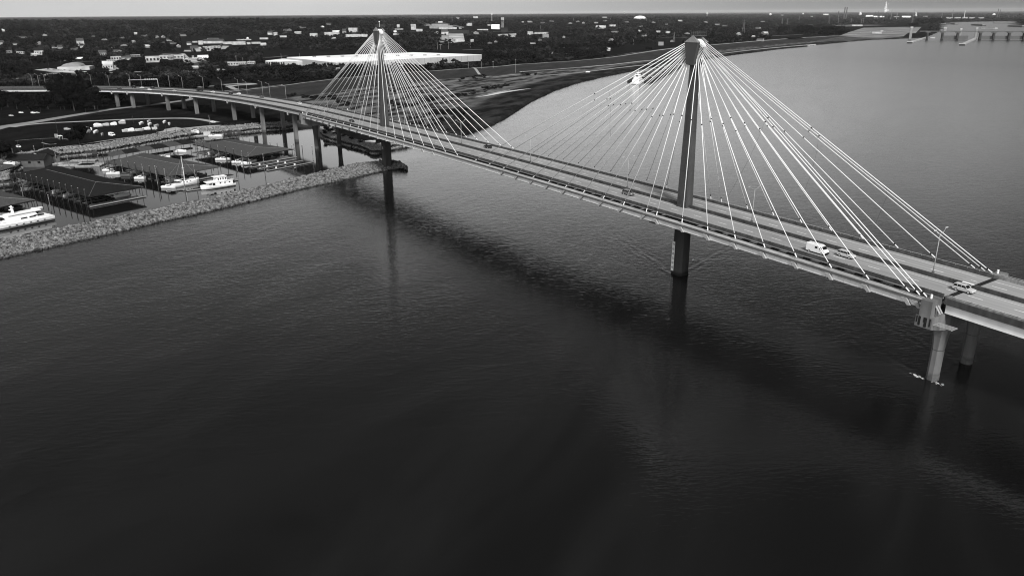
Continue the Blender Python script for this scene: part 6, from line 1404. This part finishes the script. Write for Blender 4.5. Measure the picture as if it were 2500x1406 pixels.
for (a, b, wd, lab) in [((2222, 104), (2262, 92), 8, 'left lock guide wall running out from the dam with a white nose'), ((2350, 109), (2383, 94), 8, 'right lock guide wall running out from the dam with a white nose')]:
    A, B = at(*a, 2), at(*b, 2); c = (A+B)/2; d_ = B-A; ln = np.linalg.norm(d_[:2]); t = thing('guide_wall', lab, 'lock wall', (c[0], c[1], 0), math.atan2(d_[1], d_[0]))
    MB().box((0, 0, -2), (ln, wd, 5.5)).build('wall', M_conc, t); MB().box((-ln/2-4, 0, -2), (9, wd*1.9, 6.2)).build('nose', M_wallw, t); MB().box((-ln/2-8.6, 0, -1), (.5, wd*1.8, 3.5)).build('fender', M_dark, t)
for px, y_, wd, lab in [(2277, 94, 13, 'low white cell in front of the left dam gates'), (2305, 92, 10, 'low pale cell in front of the second dam bay'), (2338, 93, 9, 'white drum shaped cell in the middle of the dam')]:
    g = at(px, y_, 0); t = thing('mooring_cell', lab, 'mooring cell', (g[0], g[1], 0), rzD); MB().box((0, 0, -1), (wd*kD*.8, 5, 4.2)).build('body', M_wallw, t); MB().box((0, 0, 3.203), (wd*kD*.82, 5.2, .4)).build('cap', M_conc, t)
# upstream barges
for a, b, lab in [((2425, 57.5), (2476, 57.5), 'long dark row of barges moored upstream at the right'), ((2375, 62.5), (2402, 64), 'dark tow crossing the pool above the dam'), ((2292, 61), (2306, 60.5), 'low barge near the left shore above the dam'), ((2323, 60), (2335, 60.5), 'small dark towboat above the dam'), ((2399, 71), (2432, 71.5), 'pale work barge just behind the dam bridge'), ((2465, 65.5), (2500, 67), 'dark barge at the right edge above the dam')]:
    A, B = at(*a, 0), at(*b, 0); c = (A+B)/2; d_ = B-A; ln = np.linalg.norm(d_[:2]); t = thing('river_barge', lab, 'barge', (c[0], c[1], 0), math.atan2(d_[1], d_[0])); MB().box((0, 0, -1), (ln, 22, 6), 0, (1.02, 1)).build('hull', M_steeld if 'pale' not in lab else M_wallw, t); MB().box((0, 0, 5.003), (ln*.94, 16, 3.5)).build('cover', M_wallg, t)

# ================================================================== towboat and its barges
tA, tB = at(1562, 200.5, 0), at(1640, 163, 0); d_ = (tB-tA)[:2]; ln = np.linalg.norm(d_); e = d_/ln; nn_ = np.array([-e[1], e[0]]); rzT = math.atan2(e[1], e[0])
nb = 6; BL = (ln)/nb
k = 0
for i in range(nb):
    for j in range(3):
        c = tA[:2]+e*(BL*(i+.5))+nn_*(j-1)*11.0; k += 1
        t = thing('open_barge', 'dark open hopper barge lashed in the tow pushed by the white towboat', 'barge', (c[0], c[1], 0), rzT, 'barges of the tow on the river')
        MB().box((0, 0, -.5), (BL-.8, 10.6, 3.2)).build('hull', M_rust, t); cm = MB()
        for s in (-1, 1): cm.box((0, s*4.1, 2.703), (BL*.86, .3, 1.2)); cm.box((s*BL*.43, 0, 2.703), (.3, 7.9, 1.2))
        cm.build('coaming', M_steeld, t); MB().box((0, 0, 2.704), (BL*.84, 7.7, .4)).build('hold', M_rust if (i+j) % 3 else M_dark, t)
        for q in range(2): MB().box((BL*.2*(2*q-1)*1.1+RNG.uniform(-3, 3), RNG.uniform(-3, 3), 3.11), (5, 2.4, 1.3)).build('hatch_cover', M_wallg if (i*j+q) % 2 else M_dark, t)
c = tA[:2]-e*19; t = thing('towboat', 'white towboat with stacked decks pushing the dark barges upstream', 'towboat', (c[0], c[1], 0), rzT)
MB().box((0, 0, -.5), (36, 10.5, 2.6), 0, (1.02, 1.0)).build('hull', M_white, t); MB().box((0, 0, -.55), (36.3, 10.7, .9)).build('boot_stripe', M_dark, t); MB().box((0, 0, 2.103), (26, 8.6, 2.8)).build('main_deckhouse', M_white, t)
MB().box((2, 0, 4.906), (18, 7.4, 2.6)).build('second_deckhouse', M_white, t); MB().box((5, 0, 7.509), (9, 6, 2.5)).build('third_deckhouse', M_white, t); MB().box((7, 0, 10.012), (5, 5, 2.6), 0, (.95, .95)).build('pilot_house', M_white, t)
MB().box((7, 0, 10.9), (5.1, 5.1, 1.0)).build('pilot_window', M_glass, t)
for z_, L2, W2 in ((3.2, 24, 8.66), (6.0, 16, 7.46), (8.6, 8, 6.06)):
    for q in range(int(L2/4)): MB().box((-L2/2+2+q*4+(2 if z_ > 5 else 0), 0, z_), (1.2, W2, .9)).build('window', M_glass, t)
for s in (-1, 1): MB().tube((-4, s*2.4, 7.5), (-4, s*2.4, 11.5), .7, n=8).build('funnel', M_white, t); MB().box((18.4, s*3, -.5), (1.2, 1.6, 5.0)).build('push_knee', M_dark, t)
MB().tube((7, 0, 12.6), (7, 0, 16.5), .15, n=5).build('mast', M_white, t)
g = at(1452*1.0, 181.5, 0)
for px, py, lab in [(1435, 182, 'small pale skiff on the water close to the dark shore'), (905, 358, 'small white boat by the spit seen under the bridge')]:
    g = at(px, py, 0); g2 = h1(g[0], g[1]); motorboat(7, 2.4, 1, .5, 'skiff', lab, M_white, None, (g[0], g[1], max(g2, 0)), 1.2)
g = at(2289, 950, 0)
# foam where the current breaks on the eastern column, drift foam
fo = MB(); rg = np.random.default_rng(5)
for q in range(70):
    a = rg.uniform(-2.9, -1.9) if q < 50 else rg.uniform(-.9, .1); r = 1.7+rg.exponential(.35); c = (92-.6+math.cos(a)*r*1.5-(1.2 if q % 2 else 0), -8+math.sin(a)*r*.7-.5, .012); s = rg.uniform(.04, .14)
    fo.ball(c, (s*2.6, s*.7, .03), 6, 3)
tag(fo.build('white_foam', M_white), 'thin white foam round the near column of the right anchor pier', 'foam', kind='stuff')
g = at(1692, 636, 0); bu = thing('float_buoy', 'tiny white float on the water right of the near tower pier', 'buoy', (g[0], g[1], 0)); MB().ball((0, 0, .2), (.35, .35, .4)).build('float', M_white, bu)
g = at(1320, 454, 0)
for px, py, lab in [(1319, 452, 'dark bird flying low below the main span'), (1158, 405, 'small dark bird below the deck left of the main span centre')]:
    g = at(px, py, 12); b_ = thing('flying_bird', lab, 'bird', (g[0], g[1], 12), .4); MB().loft([[(-.3, 0, .02), (-.3, .03, 0), (-.3, -.03, 0)], [(0, 0, .09), (0, .09, -.04), (0, -.09, -.04)], [(.3, 0, .05), (.3, .05, 0), (.3, -.05, 0)]]).build('body', M_dark, b_)
    for s in (-1, 1): MB().add([(-.15, s*.06, .03), (.18, s*.06, .03), (.1, s*.6, .25), (-.05, s*1.0, .12), (-.15, s*.6, .2), (-.15, s*.06, .0), (.18, s*.06, .0)], [(0, 1, 2, 3, 4), (4, 3, 2, 6, 5)]).build('wing', M_dark, b_)

# ================================================================== trees
def ico():
    p = (1+5**.5)/2; v = np.array([(-1, p, 0), (1, p, 0), (-1, -p, 0), (1, -p, 0), (0, -1, p), (0, 1, p), (0, -1, -p), (0, 1, -p), (p, 0, -1), (p, 0, 1), (-p, 0, -1), (-p, 0, 1)], float); v /= np.linalg.norm(v[0])
    f = np.array([(0, 11, 5), (0, 5, 1), (0, 1, 7), (0, 7, 10), (0, 10, 11), (1, 5, 9), (5, 11, 4), (11, 10, 2), (10, 7, 6), (7, 1, 8), (3, 9, 4), (3, 4, 2), (3, 2, 6), (3, 6, 8), (3, 8, 9), (4, 9, 5), (2, 4, 11), (6, 2, 10), (8, 6, 7), (9, 8, 1)]); return v, f
IV, IF = ico()
def crown(seed, nclump, nleaf, leaf, squash=.85, spread=.62):
    """unit crown: radius about 1, centred at the origin, triangles"""
    rg = np.random.default_rng(seed); V, F, o = [], [], 0
    for k in range(nclump):
        th = rg.uniform(0, 2*PI); r = spread*math.sqrt(rg.uniform(0, 1)); z = rg.uniform(-.5, .62)*(1-r*.5); c = np.array([r*math.cos(th), r*math.sin(th), z*squash]); s = rg.uniform(.26, .46)
        v = IV*(1+rg.uniform(-.25, .25, (12, 1)))*s*np.array([1, 1, squash])*.80+c; V.append(v); F.append(IF+o); o += 12
        d = rg.normal(size=(nleaf, 3)); d /= np.linalg.norm(d, axis=1)[:, None]; d[:, 2] = np.abs(d[:, 2])*np.where(rg.uniform(size=nleaf) < .8, 1, -1)
        pc = c+d*s*rg.uniform(.7, 1.25, (nleaf, 1))*np.array([1, 1, squash]); a = rg.normal(size=(nleaf, 3)); a = a-d*(np.sum(a*d, 1)[:, None])*.6; a /= np.linalg.norm(a, axis=1)[:, None]; b = np.cross(d, a); ls = leaf*rg.uniform(.6, 1.4, (nleaf, 1))
        q = np.stack([pc-a*ls, pc+a*ls, pc+b*ls*1.3], 1).reshape(-1, 3); V.append(q); F.append(np.arange(nleaf*3).reshape(-1, 3)+o); o += nleaf*3
    return np.concatenate(V), np.concatenate(F)
HI = [crown(100+k, 15, 90, .085) for k in range(6)]; MID = [crown(200+k, 6, 9, .17) for k in range(10)]; LOW = [crown(300+k, 3, 4, .25, .8, .45) for k in range(10)]
BUSH = [crown(400+k, 9, 60, .09, .6, .7) for k in range(3)]
CR = [npmesh('crown', v, f, M_leaf) for v, f in HI]; BR = [npmesh('crown', v, f, M_leaf3) for v, f in BUSH]
tm = MB(); tm.tube((0, 0, -.3), (0, 0, .55), .032, .02, 7)
for a, z in ((.4, .35), (2.2, .40), (3.9, .33), (5.2, .45)): tm.tube((0, 0, z), (.20*math.cos(a), .20*math.sin(a), z+.22), .014, .006, 5)
TRK = tm.build('trunk', M_bark)
crown_me = [o.data for o in CR]; bush_me = [o.data for o in BR]; trunk_me = TRK.data
for o in CR+BR+[TRK]: bpy.data.objects.remove(o)
NT = [0]
def tree(x, y, z, h, r, lab, group, bush=False, name='leafy_tree'):
    NT[0] += 1; i = NT[0]; t = thing(name, lab, 'bush' if bush else 'tree', (x, y, z), 0, group); a = (i*2.39) % 6.28
    m = (bush_me if bush else crown_me)[i % (3 if bush else 6)]
    tr_ = bpy.data.objects.new('trunk', trunk_me); COL.objects.link(tr_); tr_.parent = t; tr_.scale = (h*.8, h*.8, h)
    c = bpy.data.objects.new('crown', m); COL.objects.link(c); c.parent = t; rz_ = h*.50 if not bush else h*.6
    c.location = (0, 0, h-rz_*.95); c.scale = (r, r, rz_); c.rotation_euler = (0, 0, a)
    return t
def tree_px(px, yb, yt, wpx, lab, group=None, bush=False):
    g = ground(px, yb); k_ = proj(g)[2]/CF; tree(g[0], g[1], g[2], (yb-yt)*k_*1.02, wpx*k_/2, lab, group, bush, 'bush' if bush else 'leafy_tree')
tree_px(195, 357, 300, 58, 'lone round dark tree on the marina lot before the rubble slope'); tree_px(8, 398, 340, 64, 'dark tree at the left edge above the marina office')
tree_px(151, 378, 369, 12, 'dark bush on the rubble slope above the basin', None, True)
for px, yb, yt, wp in [(20, 262, 214, 50), (42, 268, 222, 44), (-5, 262, 219, 50), (72, 270, 240, 40), (140, 262, 196, 44), (165, 256, 176, 54), (158, 268, 205, 60), (196, 258, 182, 44), (215, 262, 192, 44), (182, 272, 205, 64), (232, 268, 207, 40), (118, 268, 222, 44), (100, 276, 240, 44), (210, 276, 222, 54), (240, 272, 228, 34)]:
    tree_px(px, yb, yt, wp, 'tall dark tree of the big clump that hides part of the viaduct', 'tall trees in front of the viaduct at the left')
rg = np.random.default_rng(77)
for q in range(46):
    px = rg.uniform(-40, 300); yb = rg.uniform(256, 296)-px*.10*(1); yb = max(yb, 250); hpx = rg.uniform(18, 30)
    if (px < 100 and yb > 270 and rg.uniform() < .5): continue
    if yb > 262+max(0, (100-px))*.18+8: continue
    tree_px(px, yb, yb-hpx, rg.uniform(24, 38), 'dark leafy tree in the low wood under the viaduct at the left', 'trees of the low wood left of the ramp road')
for px, yb, yt, wp in [(556, 309, 297, 26), (572, 311, 301, 18), (545, 309, 300, 20), (790, 312, 297, 18), (800, 320, 300, 22), (806, 326, 309, 20), (796, 331, 314, 18), (820, 331, 320, 16), (838, 337, 326, 16), (860, 343, 333, 15), (880, 350, 341, 14), (330, 256, 250, 20), (498, 262, 252, 30)]:
    tree_px(px, yb, yt, wp, 'low leafy bush near the foot of the viaduct and the spit', 'bushes at the foot of the viaduct', True)
# bushes on the wetland east of the bridge
veg = [((700, 235), (812, 246), 16), ((810, 240), (850, 262), 14), ((930, 248), (1010, 262), 12), ((1120, 194), (1190, 186), 16), ((1150, 228), (1240, 210), 26), ((1080, 243), (1160, 228), 18), ((960, 262), (1080, 244), 18), ((990, 300), (1140, 275), 40), ((1040, 285), (1130, 268), 24), ((1270, 183), (1310, 182), 10), ((860, 226), (1000, 222), 10), ((900, 210), (1020, 214), 8)]
for (a, b, n_) in veg:
    for q in range(n_):
        f = rg.uniform(0, 1); px = a[0]+(b[0]-a[0])*f+rg.normal(0, 4); py = a[1]+(b[1]-a[1])*f+rg.normal(0, 2.5 if n_ < 30 else 7); g = ground(px, py)
        if g[2] < .5: continue
        s = rg.uniform(2.0, 4.2); tree(g[0], g[1], g[2]-.3, s, s*rg.uniform(.7, 1.3), 'low dark shrub in the thickets on the wetland beyond the bridge', 'shrubs on the wetland beyond the bridge', True, 'shrub')
    # -------- forest stuff
CLEAR = [[(440, 92), (670, 90), (660, 116), (560, 128), (440, 130)], [(350, 132), (520, 132), (515, 150), (420, 160), (350, 158)], [(75, 160), (235, 152), (240, 183), (75, 190)], [(240, 150), (300, 150), (290, 174), (255, 174)], [(640, 126), (1186, 126), (1180, 160), (1000, 167), (820, 170), (640, 166)],
         [(430, 160), (600, 150), (610, 160), (480, 168)], [(0, 184), (60, 180), (60, 198), (0, 202)], [(80, 182), (330, 174), (330, 186), (80, 200)], [(330, 172), (560, 170), (500, 176), (330, 182)], [(1075, 82), (1140, 82), (1140, 108), (1100, 108)], [(960, 70), (1250, 64), (1250, 84), (960, 86)], [(1060, 118), (1130, 116), (1180, 122), (1180, 132), (1060, 128)],
         [(1340, 126), (1404, 122), (1400, 133), (1340, 136)], [(1480, 128), (1560, 110), (1660, 108), (1660, 124), (1560, 142), (1480, 145)], [(1545, 110), (1640, 110), (1640, 116), (1545, 118)], [(1900, 60), (2060, 58), (2040, 64), (1900, 66)], [(2038, 64), (2270, 58), (2270, 95), (1990, 100)],
         [(470, 203), (700, 200), (740, 230), (560, 232)], [(1200, 84), (1265, 82), (1262, 98), (1210, 98)], [(280, 284), (700, 232), (700, 300), (280, 300)], [(1600, 98), (1700, 94), (1700, 112), (1600, 116)]]
def in_px(px, py, poly): return inside(px, py, np.array(poly, float))
REJ = [(x0, x1, yt, yb) for x0, x1, yt, yb in BRECT]
def candidates(D0, D1, sp, seed):
    rg = np.random.default_rng(seed); a0, a1 = -0.72, 0.72
    n = int((a1-a0)*(D1*D1-D0*D0)/2/(sp*sp)); D = np.sqrt(rg.uniform(D0*D0, D1*D1, n)); a = rg.uniform(a0, a1, n); fx = math.atan2(_F[1], _F[0])
    # jittered polar grid to avoid clumps
    x = CPOS[0]+D*np.cos(fx-a); y = CPOS[1]+D*np.sin(fx-a)
    return x, y, D
def allowed(x, y, h_):
    z = H(x, y); ok = z > 2.2; d = polyline_dist(x, y, SHORE, True); ok &= d > 14
    riv = inside(x, y, LV); ok &= ~riv; dl = polyline_dist(x, y, LEVEE); ok &= (dl > 34)
    p = proj(np.stack([x, y, z], -1)); px, py, dd = p[:, 0], p[:, 1], p[:, 2]; top = py-h_/dd*CF
    ok &= (px > -260) & (px < 2760)
    # keep clear of the viaduct and its shore
    da = polyline_dist(x, y, AS); ok &= da > 24
    ok &= ~((py > 236) & (px > 235)); ok &= ~((py > 250) & (px < 260)); ok &= ~((py > 213) & (px > 235) & (px < 520) & (py < 236) & (px > 700))
    for c in CLEAR: ok &= ~in_px(px, py, c)
    for x0, x1, yt, yb in REJ:
        near = (py > yb-.3)
        ok &= ~((px > x0-2) & (px < x1+2) & (top < yb-(yb-yt)*.45) & (py > yt) & near & (py < yb+22))
    return ok, z, px, py, dd
IND, NV = [], []
bands = [(620, 1100, 11.5, 12, MID, 6.5), (1100, 1900, 13.5, 12.5, MID, 7.2), (1900, 3200, 18, 13, LOW, 9.5), (3200, 5600, 32, 14, LOW, 17), (5600, 11000, 62, 16, LOW, 34), (11000, 24000, 150, 22, LOW, 85)]
FV, FF, off = [], [], 0; pool = []
for bi, (D0, D1, sp, th, protos, cr_) in enumerate(bands):
    x, y, D = candidates(D0, D1, sp, 900+bi); hh = th*np.random.default_rng(bi).uniform(.6, 1.25 if D0 < 1800 else 1.6, len(x)); ok, z, px, py, dd = allowed(x, y, hh)
    x, y, z, hh, dd, px, py = x[ok], y[ok], z[ok], hh[ok], dd[ok], px[ok], py[ok]
    if D0 > 1800:   # right-hand flat land is partly open
        open_ = (np.sin(x*.0019+.5)*np.cos(y*.0013)+.5*np.sin(x*.005+y*.004)) > (.75 if D0 < 5000 else .6)
        kk = ~(open_ & (px > 1150)); x, y, z, hh, dd, px, py = [q[kk] for q in (x, y, z, hh, dd, px, py)]
    if bi == 0:
        o_ = np.argsort(dd)
        vis = o_[(px[o_] > -20) & (px[o_] < 1300)]
        pick = vis[:max(0, 118)]; keep = np.ones(len(x), bool)
        for i in pick:
            pool.append((x[i], y[i], z[i], hh[i])); keep[i] = False
        x, y, z, hh = x[keep], y[keep], z[keep], hh[keep]
    n = len(x); r = cr_*np.random.default_rng(50+bi).uniform(.7, 1.3, n); rzc = hh*(.5 if bi < 3 else .55)
    V, F = scatter(protos, np.stack([x, y, z+hh-rzc], 1), np.stack([r, r, rzc], 1), 70+bi)
    FV.append(V); FF.append(F+off); off += len(V); print('band', bi, n, len(F))
for i, (x, y, z, h_) in enumerate(pool):
    p = proj((x, y, z)); where = 'between the viaduct and the highway at the left' if p[0] < 600 else 'in the belt in front of the white warehouse'
    tree(x, y, z, h_*(1.15 if p[0] > 600 else 1), RNG.uniform(5, 7.5), 'dark leafy tree '+where, 'trees '+where)
# round clumps by the river bend at the right
for px, yb, yt, wp, lab in [(1955, 84, 61, 48, 'broad dark tree clump by the river bend, left'), (2036, 88, 62, 60, 'broad dark tree clump by the river bend, right'), (1914, 85, 64, 26, 'smaller dark tree left of the broad clumps'), (1986, 86, 66, 26, 'dark tree between the two broad clumps'), (2010, 89, 72, 40, 'low dark tree in front of the right clump'), (2280, 62, 43, 42, 'dark tree mass on the point behind the dam'), (2250, 62, 45, 40, 'left part of the tree mass behind the dam'), (2230, 70, 56, 30, 'dark trees behind the left lock tower'), (2490, 60, 46, 26, 'dark trees at the right edge above the dam'),
                            (1584, 124, 115, 18, 'single round bush on the pale levee triangle'), (1935, 97, 92, 40, 'low dark hedge on the bank below the round clumps'), (1176, 103, 87, 18, 'round dark tree right of the works'), (1148, 101, 87, 17, 'round dark tree in front of the works')]:
    g = ground(px, yb); k_ = proj(g)[2]/CF; rg2 = np.random.default_rng(int(px)); 
    P_ = g[None]+np.stack([rg2.normal(0, wp*k_*.17, 9), rg2.normal(0, wp*k_*.17, 9), np.zeros(9)], 1); hT = (yb-yt)*k_
    t = thing('tree_clump', lab, 'trees', tuple(g)); V, F = [], []
    S_ = np.stack([np.full(9, wp*k_*.27), np.full(9, wp*k_*.27), hT*rg2.uniform(.38, .5, 9)], 1); Pz = P_-g; Pz[:, 2] = hT-S_[:, 2]*rg2.uniform(.95, 1.25, 9)
    v, f = scatter(HI, Pz, S_, int(px)); npmesh('crown', v, f, M_leaf, t); tt_ = MB()
    for q in Pz: tt_.tube((q[0], q[1], -1), (q[0], q[1], hT*.5), max(.3, .2*k_), n=5)
    tt_.build('trunk', M_bark, t)
fo_ = npmesh('forest', np.concatenate(FV), np.concatenate(FF), M_leaf2); tag(fo_, 'dense dark broadleaf forest stretching to the horizon', 'forest', kind='stuff')

# ================================================================== haze
hz_ = MB().add([(-40000, -9000, -6), (14000, -9000, -6), (14000, 36000, -6), (-40000, 36000, -6), (-40000, -9000, 150), (14000, -9000, 150), (14000, 36000, 150), (-40000, 36000, 150)],
               [(0, 3, 2, 1), (4, 5, 6, 7), (0, 1, 5, 4), (1, 2, 6, 5), (2, 3, 7, 6), (3, 0, 4, 7)])
hm = bpy.data.materials.new('haze_air'); hm.use_nodes = True; ht = hm.node_tree; ht.nodes.clear(); ho = ht.nodes.new('ShaderNodeOutputMaterial'); hv = ht.nodes.new('ShaderNodeVolumePrincipled')
hv.inputs['Color'].default_value = (.95, .95, .95, 1); hv.inputs['Density'].default_value = 1.2e-5; hv.inputs['Anisotropy'].default_value = 0.0; ht.links.new(hv.outputs[0], ho.inputs['Volume'])
HAZE = True
if HAZE: tag(hz_.build('haze', hm), kind='stuff')
